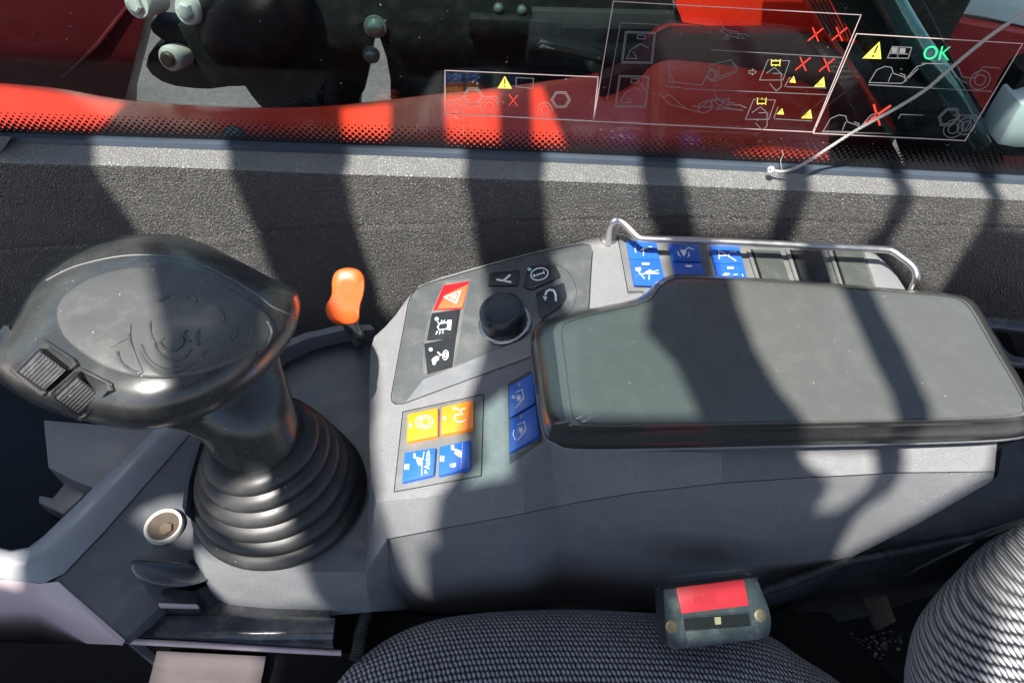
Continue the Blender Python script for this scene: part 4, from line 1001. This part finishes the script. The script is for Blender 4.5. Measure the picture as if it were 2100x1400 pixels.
for x, y in ((558, 378), (474, 608)):
    r_ = z3((x-26, y-12), (x+26, y-12), (x+22, y+12), (x-28, y+12))
    printed('lamp_mark', G1, 'print_yellow', stk2, [r_+[r_[0]]]+[z3((x+a*22, y-16), (x+a*28, y-22)) for a in (-1, 0, 1)]+[z3((x+a*22, y+14), (x+a*24, y+20)) for a in (-1, 0, 1)], 1.5)
stk3 = thing('warning_sticker', YY(1880, 180, .532), 'clear sticker on the right lettered OK in green, crossed by the cord', 'sticker', 'warning stickers on the side window')
b3_ = z3((1040, 203), (2035, 262), (1690, 842), (782, 798))
printed('border', G1, 'print_line', stk3, [b3_+[b3_[0]]], 1.9)
tri_sign(stk3, z3((1178, 250), (1188, 354), (1075, 350)))
printed('lettering', G1, 'print_green', stk3, geo=text_geo(G1, 'OK', (1889, 122), (39, 1.5), (10, -41), .0005))
printed('cross', G1, 'print_red', stk3, [z3((1085, 745), (1245, 632)), z3((1143, 625), (1180, 752))], 4.2)
ol = tractor(1945, 244, .36, slant=-.35)[0:2]+tractor(1952, 240, .36, slant=-.3)[4:8]
ol += [arc(*z3((1620, 770))[0], 22, 17, rot=-35), arc(*z3((1620, 770))[0], 12, 9, rot=-35), z3((1620, 690), (1730, 690), (1715, 740), (1690, 780)), z3((1290, 712), (1305, 685), (1440, 690))]
printed('vehicle_outline', G1, 'print_grey', stk3, ol, 1.5)
ol = []
ol += [arc(*z3((1780, 480))[0], 22, 18, rot=-35), arc(*z3((1780, 480))[0], 12, 10, rot=-35), z3((1650, 400), (1670, 460), (1740, 470), (1800, 400), (1900, 410)), z3((1620, 455), (1700, 500))]
for dx, dy in ((0, 0), (-275, 290)):
    ol += [[(a, b) for a, b in z3((1115+dx, 495+dy), (1160+dx, 420+dy), (1210+dx, 398+dy), (1250+dx, 405+dy), (1260+dx, 440+dy), (1320+dx, 460+dy), (1340+dx, 480+dy), (1310+dx, 500+dy), (1115+dx, 495+dy))], z3((1250+dx, 440+dy), (1230+dx, 490+dy)), z3((1330+dx, 480+dy), (1400+dx, 400+dy), (1450+dx, 385+dy)), z3((1300+dx, 440+dy), (1330+dx, 450+dy), (1330+dx, 485+dy)), z3((1350+dx, 470+dy), (1410+dx, 410+dy))]
ol += [z3((1110, 508), (1850, 548)), z3((1225, 348), (1255, 280), (1370, 285), (1350, 350), (1225, 348)), z3((1240, 320), (1350, 325)), z3((1290, 280), (1285, 345)), z3((1430, 380), (1620, 385))]
ol += [z3((830, 790), (1240, 800))]
printed('vehicle_outline', G1, 'print_grey', stk3, ol, 1.5)
printed('pictogram_fill', G1, 'print_grey', stk3, fills=[z3((1255, 285), (1285, 286), (1280, 318), (1248, 316)), z3((1300, 288), (1335, 290), (1330, 320), (1296, 318))])

# ================================================================== OUTSIDE THE WINDOW
fd = thing('red_fender', YY(600, 260, .68), 'red painted fender with curved upper edge outside the window', 'fender')
fe = [(-500, 140), (-100, 165), (0, 171), (120, 182), (254, 205), (400, 217), (560, 222), (700, 216), (900, 193), (1100, 170), (1230, 150), (1280, 128), (1315, 92), (1340, 62), (1370, 50), (1410, 52), (1480, 62), (1600, 90), (1700, 140)]
fet = openc(fe, 80)
a = [YY(p.x, p.y, .700) for p in fet]; b = [YY(p.x, p.y+11, .692) for p in fet]; c = [YY(p.x, max(p.y+95, 345), .60) for p in fet]; d = [YY(p.x, p.y-2, .76) for p in fet]
vs = d+a+b+c; m_ = 80
mesh('fender_skin', vs, [[r*m_+i, r*m_+i+1, (r+1)*m_+i+1, (r+1)*m_+i] for r in range(3) for i in range(m_-1)], 'red_paint', fd, smooth=40, bevel=.0)
def plate(name, pts, y, th, m, par, bev=.002, n=None):
    q = [tuple(p) for p in closed(pts, n)] if n else pts
    return slab(name, on(Upright(y), q), th, (0, -1, 0), m, par, bevel=bev)
mp_ = thing('maroon_cover', YY(120, 100, .80), 'dark red body cover beyond the window at the top left', 'body panel')
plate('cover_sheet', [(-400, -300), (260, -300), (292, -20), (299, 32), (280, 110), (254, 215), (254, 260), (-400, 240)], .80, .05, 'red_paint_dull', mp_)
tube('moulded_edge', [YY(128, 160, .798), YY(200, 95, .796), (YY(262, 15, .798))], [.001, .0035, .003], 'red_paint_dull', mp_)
bo_ = thing('black_boom_plate', YY(700, 50, .78), 'black steel boom plate with cut-outs and bolts beyond the window', 'boom')
plate('plate', [(426, -300), (424, 10), (412, 40), (380, 52), (350, 50), (316, 46), (305, 52), (312, 68), (330, 82), (348, 88), (318, 100), (303, 114), (298, 136), (310, 154), (332, 169), (360, 178), (400, 183), (430, 184), (470, 179), (502, 178), (514, 196), (530, 216), (560, 240), (735, 240), (738, 200), (748, 185), (756, 150), (764, 100), (771, 66), (778, 80), (792, 120), (800, 165), (801, 240), (1000, 240), (1700, 250), (1900, 250), (1900, 70), (1560, 62), (1420, 55), (1380, 20), (1390, -300)], .78, .03, 'boom_black', bo_, bev=.003)
for x, y, r in ((770, 54, .0095), (762, 112, .0075), (985, 64, .005), (1098, 72, .0045), (1222, 127, .0095), (480, 274, .0), (1022, 16, .004), (1070, 20, .004)):
    if r == 0: continue
    c = YY(x, y, .779); ax_ = Vector((0, -1, 0))
    o = loft('bolt', [disc(c+ax_*h, ax_, rr_2, 24) for rr_2, h in ((r*1.35, 0), (r*1.35, r*.3), (r, r*.35), (r*.95, r*.9), (r*.6, r*1.15), (r*.2, r*1.2))], 'bolt_grey', bo_, smooth=40)
plate('mount_box', [(963, 38), (1150, 46), (1150, 92), (963, 82)], .765, .03, 'boom_black', bo_, bev=.003)
tube('hose', openc([YY(1085, 88, .75), YY(1140, 92, .75), (YY(1200, 104, .75)), YY(1240, 122, .75), YY(1300, 150, .76)], 30), .008, 'boom_black', bo_, n=14)
plate('dull_band', [(1090, 22), (1400, 30), (1400, 62), (1095, 60)], .77, .02, 'boom_edge', bo_)
loft('round_cover', [[YY(p[0], p[1], y) for p in arc(520, 30, r, r*1.1, n=40)[:-1]] for r, y in ((120, .775), (117, .765), (100, .755), (60, .751), (8, .749))], 'boom_black', bo_, smooth=60)
for i, (x, y, r) in enumerate(((290, 6, 26), (392, 20, 26), (355, 118, 24))):
    t_ = thing('white_bolt', YY(x, y, .77), ['white capped bolt cut by the top edge of the photo', 'white capped bolt, upper right one of the three', 'white capped bolt lowest of the three, with a brown centre'][i], 'bolt', 'white bolts outside the window')
    ax_ = Vector((-.25, -1, .25)).normalized(); c = YY(x, y, .765); R_ = r*.78/1400/.80*.85
    loft('cap', [disc(c+ax_*h, ax_, q, 32) for q, h in ((R_*.9, -.03), (R_, 0), (R_, R_*.4), (R_*.9, R_*.55), (R_*.6, R_*.58))], 'bolt_white', t_, smooth=40)
    loft('core', [disc(c+ax_*h, ax_, q, 6 if i < 2 else 24) for q, h in ((R_*.62, R_*.5), (R_*.60, R_*.85), (R_*.45, R_*.95))], 'bolt_white' if i < 2 else 'rust_steel', t_, smooth=30)
gb = thing('grey_fender_bolt', YY(480, 274, .68), 'domed grey bolt standing against the dotted window border', 'bolt')
c = YY(481, 285, .625); ax_ = Vector((0, -.5, 1)).normalized()
loft('bolt_head', [disc(c+ax_*h, ax_, q, 28) for q, h in ((.013, -.01), (.013, .004), (.010, .009), (.005, .0105))], 'bolt_grey', gb, smooth=50)
rbdy = thing('red_hood', YY(1500, 30, .9), 'red hood side of the machine beyond the window, above the stickers', 'body panel')
plate('hood_side', [(1395, -300), (1385, 10), (1400, 48), (1480, 58), (1760, 90), (1720, -300)], .76, .03, 'red_paint', rbdy)
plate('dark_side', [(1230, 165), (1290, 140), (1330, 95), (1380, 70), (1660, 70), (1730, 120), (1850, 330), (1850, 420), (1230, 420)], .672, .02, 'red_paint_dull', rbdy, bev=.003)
tube('red_edge', openc([YY(1630, -40, .70), YY(1690, 60, .69), YY(1760, 160, .68), YY(1810, 235, .67), YY(1880, 300, .665), YY(1930, 350, .66)], 30), .0034, 'red_paint', rbdy)
bp_ = thing('black_mirror_arm', YY(1850, 100, .64), 'black pillar with a glossy teal streak beyond the stickers', 'pillar')
plate('pillar_plate', [(1640, -300), (1690, -20), (1800, 150), (1860, 330), (1900, 420), (2060, 420), (2060, 300), (1960, 130), (1880, -30), (1830, -300)], .66, .03, 'boom_black', bp_, bev=.003)
tube('glossy_tube', openc([YY(1795, -60, .64), YY(1835, 20, .64), YY(1885, 100, .64), YY(1950, 190, .645), YY(2010, 290, .65)], 30), [.012]*30, 'teal_sheen', bp_, n=16)
vs = []; fs = []
for i in range(16):
    a_x = 1660+i*9; v, f = tube_mesh([YY(a_x-10, 0-20, .652), YY(a_x+40, 70+i*2, .652)], .0011, 6); k = len(vs); vs += v; fs += [[k+j for j in r] for r in f]
mesh('vent_ribs', vs, fs, 'boom_edge', bp_)
wm = thing('pale_body_panel', YY(2000, 10, .9), 'blue grey machine panel far out at the top right', 'body panel')
plate('panel_sheet', [(1870, -300), (1905, 10), (1960, 22), (2100, 55), (2400, 120), (2400, -300)], .95, .04, 'blue_grey', wm)
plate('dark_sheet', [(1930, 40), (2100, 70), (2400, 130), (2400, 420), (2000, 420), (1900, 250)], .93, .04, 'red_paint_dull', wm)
wl = thing('white_lamp_housing', YY(2080, 260, .62), 'white angular block cut by the right edge of the photo', 'lamp housing')
plate('housing', [(2046, 297), (2072, 250), (2095, 215), (2200, 180), (2200, 300), (2085, 303)], .62, .04, 'white_paint', wl)
plate('housing_shade', [(2030, 290), (2075, 190), (2100, 150), (2220, 100), (2220, 330), (2060, 320)], .645, .03, 'boom_black', wl)
ms_ = thing('reflection_beam', (.5, .95, -.6), 'black upright beam added outside to darken the armrest reflection', 'mast')  # upright added for its dark reflection in the armrest top
box('dark_beam', (.36, .90, -.6), (.62, 1.0, 1.7), 'boom_black', ms_, .01)
ch_ = thing('machine_chassis', (0, 1.2, -.6), 'black lower chassis of the machine outside the cab', 'chassis')
box('chassis_beam', (-1.6, .72, -.85), (1.9, .95, -.5), 'boom_black', ch_, .01)

# ================================================================== SUN STENCIL (unseen plate added to cast the striped shade)

RZ = .80
TINT = [  # tinted sheets added over holes to dim the sun on some patches
    [(-0.2044, -0.0546), (-0.1794, -0.0328), (-0.1122, -0.0078), (-0.1197, -0.0421), (-0.1026, -0.0725), (-0.0929, -0.1193), (-0.1717, -0.1216), (-0.1932, -0.1156)],
    [(-0.2617, -0.099), (-0.2359, -0.0763), (-0.2326, -0.121), (-0.2351, -0.1574), (-0.2733, -0.1654), (-0.2571, -0.1457), (-0.2601, -0.1209)],
    [(-0.1346, -0.2397), (-0.0686, -0.2293), (-0.0632, -0.233), (-0.0604, -0.254), (-0.0624, -0.2667), (-0.0766, -0.2733), (-0.1303, -0.2792), (-0.137, -0.2742)],
]
LIT = [  # hole outlines shaped so that sun reaches only chosen patches
    [(-0.5882, 0.167), (-0.5856, 0.1454), (-0.5833, 0.1369), (-0.5884, 0.1236), (-0.5873, 0.1142), (-0.5881, 0.1001), (-0.5963, 0.0743), (-0.5927, 0.047), (-0.4961, 0.042), (-0.4881, 0.063), (-0.4839, 0.0828), (-0.4746, 0.1039), (-0.4713, 0.1131), (-0.4697, 0.1245), (-0.4656, 0.1381), (-0.4673, 0.1538), (-0.469, 0.1696)],
    [(-0.3636, 0.1639), (-0.3628, 0.1482), (-0.3691, 0.1266), (-0.3747, 0.1117), (-0.3816, 0.0909), (-0.3866, 0.0649), (-0.3956, 0.0441), (-0.2783, 0.0704), (-0.2729, 0.0804), (-0.2693, 0.0962), (-0.2628, 0.1168), (-0.2577, 0.1476), (-0.2556, 0.1721)],
    [(-0.185, 0.1726), (-0.1872, 0.1511), (-0.1927, 0.1183), (-0.1977, 0.1007), (-0.1975, 0.0915), (-0.0867, 0.103), (-0.0904, 0.1089), (-0.0977, 0.12), (-0.0985, 0.1499), (-0.0961, 0.1722)],
    [(-0.0603, 0.1707), (-0.0624, 0.1518), (-0.0586, 0.1208), (-0.0533, 0.1037), (0.0185, 0.1054), (0.0213, 0.1204), (0.0301, 0.1365), (0.0363, 0.1705)],
    [(0.0608, 0.1698), (0.0552, 0.1359), (0.0489, 0.1219), (0.0413, 0.1074), (0.0313, 0.0964), (0.1005, 0.0949), (0.1152, 0.1084), (0.1252, 0.1137), (0.1316, 0.13), (0.1391, 0.149), (0.1339, 0.1726)],
    [(0.1485, 0.1722), (0.1528, 0.1388), (0.1511, 0.1268), (0.1394, 0.1096), (0.1321, 0.1021), (0.1588, 0.0848), (0.1902, 0.0701), (0.202, 0.077), (0.2062, 0.0908), (0.2232, 0.122), (0.2258, 0.1386), (0.221, 0.1734)],
    [(0.2426, 0.1726), (0.2357, 0.142), (0.2386, 0.1183), (0.2693, 0.1141), (0.4166, 0.1145), (0.4073, 0.1751)],
    [(-0.3642, -0.0229), (-0.3462, -0.0013), (-0.3375, 0.0127), (-0.3285, 0.0318), (-0.3179, 0.0472), (-0.2598, 0.0682), (-0.2525, 0.0297), (-0.251, 0.0009), (-0.2563, -0.0416), (-0.2698, -0.0898), (-0.2719, -0.1139), (-0.2706, -0.1335), (-0.2774, -0.1537), (-0.2889, -0.1701), (-0.335, -0.1748), (-0.3461, -0.1292), (-0.3469, -0.0981), (-0.3518, -0.0597)],
    [(-0.3353, -0.1721), (-0.2891, -0.1675), (-0.2929, -0.1764), (-0.31, -0.2086), (-0.3222, -0.2133), (-0.3483, -0.2558), (-0.3492, -0.2621), (-0.3514, -0.2543), (-0.3501, -0.2396), (-0.3444, -0.2195), (-0.3395, -0.2032), (-0.3373, -0.1881)],
    [(-0.1921, 0.076), (-0.152, 0.0898), (-0.0831, 0.0959), (-0.0871, 0.0502), (-0.094, 0.0258), (-0.1286, 0.0019), (-0.1636, -0.0022), (-0.1834, -0.0015), (-0.1903, 0.027)],
    [(-0.0437, 0.0981), (0.04, 0.0959), (0.0314, 0.0376), (-0.0477, 0.0339)],
    [(0.0654, 0.0905), (0.1116, 0.0896), (0.1294, 0.0515), (0.1253, 0.03), (0.056, 0.0298)],
    [(-0.0467, 0.0217), (-0.0483, -0.0199), (-0.0455, -0.0618), (-0.0387, -0.0952), (-0.0284, -0.1175), (-0.0255, -0.1292), (0.0358, -0.1275), (0.0381, -0.1132), (0.0409, -0.0926), (0.0397, -0.067), (0.0398, -0.0322), (0.0404, 0.0205)],
    [(0.0631, 0.0216), (0.0612, -0.0181), (0.0636, -0.0581), (0.0623, -0.0919), (0.0623, -0.1083), (0.0523, -0.1344), (0.1349, -0.1248), (0.1575, -0.0762), (0.1537, -0.0111), (0.1504, 0.0149)],
    [(-0.0221, -0.1298), (-0.0235, -0.1357), (-0.0216, -0.1453), (-0.0086, -0.1551), (-0.0061, -0.1631), (-0.0146, -0.1787), (0.002, -0.1776), (0.0159, -0.1674), (0.0267, -0.1541), (0.0317, -0.1343), (0.0336, -0.1283)],
    [(0.0581, -0.1257), (0.0561, -0.1313), (0.0482, -0.1478), (0.0439, -0.1598), (0.0295, -0.1696), (0.0212, -0.1798), (0.0141, -0.1978), (0.0104, -0.2126), (0.0142, -0.2161), (0.0386, -0.1999), (0.0713, -0.1785), (0.0944, -0.1596), (0.1158, -0.145), (0.1254, -0.1237)],
    [(-0.4567, 0.0157), (-0.4203, -0.0325), (-0.4083, -0.058), (-0.3948, -0.0871), (-0.3863, -0.1156), (-0.3997, -0.1338), (-0.4159, -0.137), (-0.456, -0.1302), (-0.4984, -0.1146), (-0.5119, -0.1025), (-0.5146, -0.0802), (-0.5212, -0.0443), (-0.5176, -0.026), (-0.4921, 0.0033), (-0.4745, 0.0131)],
    [(-0.407, -0.1573), (-0.4381, -0.1479), (-0.3987, -0.1519), (-0.396, -0.1728), (-0.3923, -0.197), (-0.3924, -0.2163), (-0.4101, -0.2172), (-0.4371, -0.2067), (-0.458, -0.1871)],
    [(-0.4757, -0.2123), (-0.3957, -0.2235), (-0.4068, -0.2601), (-0.4564, -0.2675), (-0.4844, -0.2626), (-0.4903, -0.2433), (-0.4821, -0.2208)],
    [(-0.5736, -0.1883), (-0.561, -0.1772), (-0.5473, -0.1703), (-0.5238, -0.1684), (-0.5098, -0.2102), (-0.5225, -0.2125), (-0.5339, -0.2065), (-0.5524, -0.2027)],
    [(-0.6712, -0.2129), (-0.6304, -0.2192), (-0.6328, -0.2356), (-0.6372, -0.2437), (-0.6305, -0.2611), (-0.6417, -0.2498), (-0.6719, -0.2423)],
    [(-0.4733, -0.278), (-0.4584, -0.2757), (-0.4405, -0.2737), (-0.4384, -0.2766), (-0.4433, -0.2807), (-0.4668, -0.2824)],
    [(0.0364, -0.3074), (0.0588, -0.2972), (0.1037, -0.2291), (0.1498, -0.1946), (0.2012, -0.1695), (0.2413, -0.1894), (0.1613, -0.3153), (0.0527, -0.3097)],
    [(-0.3805, 0.0411), (-0.3386, 0.0433), (-0.3344, 0.0064), (-0.3327, -0.0312), (-0.3604, -0.0334), (-0.3716, -0.0217)],
    [(-0.8792, 0.3026), (-0.7809, 0.3093), (-0.6581, 0.3015), (-0.6798, 0.2299), (-0.8705, 0.222)],
    [(-0.4219, 0.3035), (-0.3598, 0.3068), (-0.3582, 0.2618), (-0.3699, 0.2233), (-0.4095, 0.2234)],
    [(-0.2998, 0.3126), (-0.2341, 0.3181), (-0.2414, 0.2176), (-0.2968, 0.2168)],
    [(-0.1991, 0.3197), (-0.1853, 0.3199), (-0.1647, 0.2187), (-0.2061, 0.2181)],
    [(0.041, 0.233), (0.1533, 0.2306), (0.1701, 0.2151), (0.148, 0.1928), (0.0804, 0.1701), (0.0284, 0.1648), (-0.0111, 0.1903), (0.0113, 0.2273)],
    [(0.0691, 0.3722), (0.1161, 0.3733), (0.1737, 0.3336), (0.2108, 0.3091), (0.1786, 0.3056), (0.1256, 0.3372)],
    [(-0.5324, -0.2935), (-0.4533, -0.298), (-0.4792, -0.3193), (-0.5771, -0.3997), (-0.6922, -0.4008)],
    [(-0.2516, 0.2037), (-0.1212, 0.2047), (-0.1298, 0.1841), (-0.2657, 0.1836)],
    [(0.2926, 0.2428), (0.2929, 0.2609), (0.3008, 0.2707), (0.3903, 0.2841), (0.4324, 0.2432)],
    [(-0.6172, 0.4183), (-0.5125, 0.4207), (-0.5414, 0.4016), (-0.6006, 0.3722), (-0.6509, 0.3683), (-0.6189, 0.3875), (-0.636, 0.4018)],
]
def build_stencil():
    P2 = [Vector((-1.05, -.62)), Vector((.95, -.62)), Vector((.95, STENCIL_FAR)), Vector((-1.05, STENCIL_FAR))]
    E2 = [(0, 1), (1, 2), (2, 3), (3, 0)]
    for q in LIT+TINT:
        k = len(P2); n_ = len(q); P2 += [Vector(p) for p in q]; E2 += [(k+i, k+(i+1) % n_) for i in range(n_)]
    o = geometry.delaunay_2d_cdt(P2, E2, [], 0, 1e-5)
    vs2, fs2 = o[0], o[2]
    def inside(x, y, q):
        c = False
        for i in range(len(q)):
            (x0, y0), (x1, y1) = q[i-1], q[i]
            if (y0 > y) != (y1 > y) and x < (x1-x0)*(y-y0)/(y1-y0)+x0: c = not c
        return c
    keep = []
    for f in fs2:
        c = sum((vs2[i] for i in f), Vector((0, 0)))/len(f)
        if c.y < STENCIL_FAR and not any(inside(c.x, c.y, q) for q in LIT+TINT): keep.append(f)
    bm = bmesh.new(); V = [bm.verts.new((v.x, v.y, RZ)) for v in vs2]
    for f in keep:
        try: bm.faces.new([V[i] for i in f])
        except ValueError: pass
    r = bmesh.ops.extrude_face_region(bm, geom=bm.faces[:])
    for v in [g_ for g_ in r['geom'] if isinstance(g_, bmesh.types.BMVert)]: v.co.z += .012
    bmesh.ops.delete(bm, geom=[v for v in bm.verts if not v.link_faces], context='VERTS')
    bmesh.ops.recalc_face_normals(bm, faces=bm.faces)
    me = bpy.data.meshes.new('stencil_plate'); bm.to_mesh(me); bm.free()
    rt_ = thing('sun_stencil', (0, 0, RZ), 'unseen slotted grey plate added over the cab to throw the striped shade', 'light blocker')
    put('stencil_plate', me, 'stencil_grey', rt_)
    for q in TINT: slab('tint_filter', [Vector((x, y, RZ-.002)) for x, y in q], -.003, (0, 0, 1), 'filter_tint', rt_)
STENCIL_FAR = .40
build_stencil()
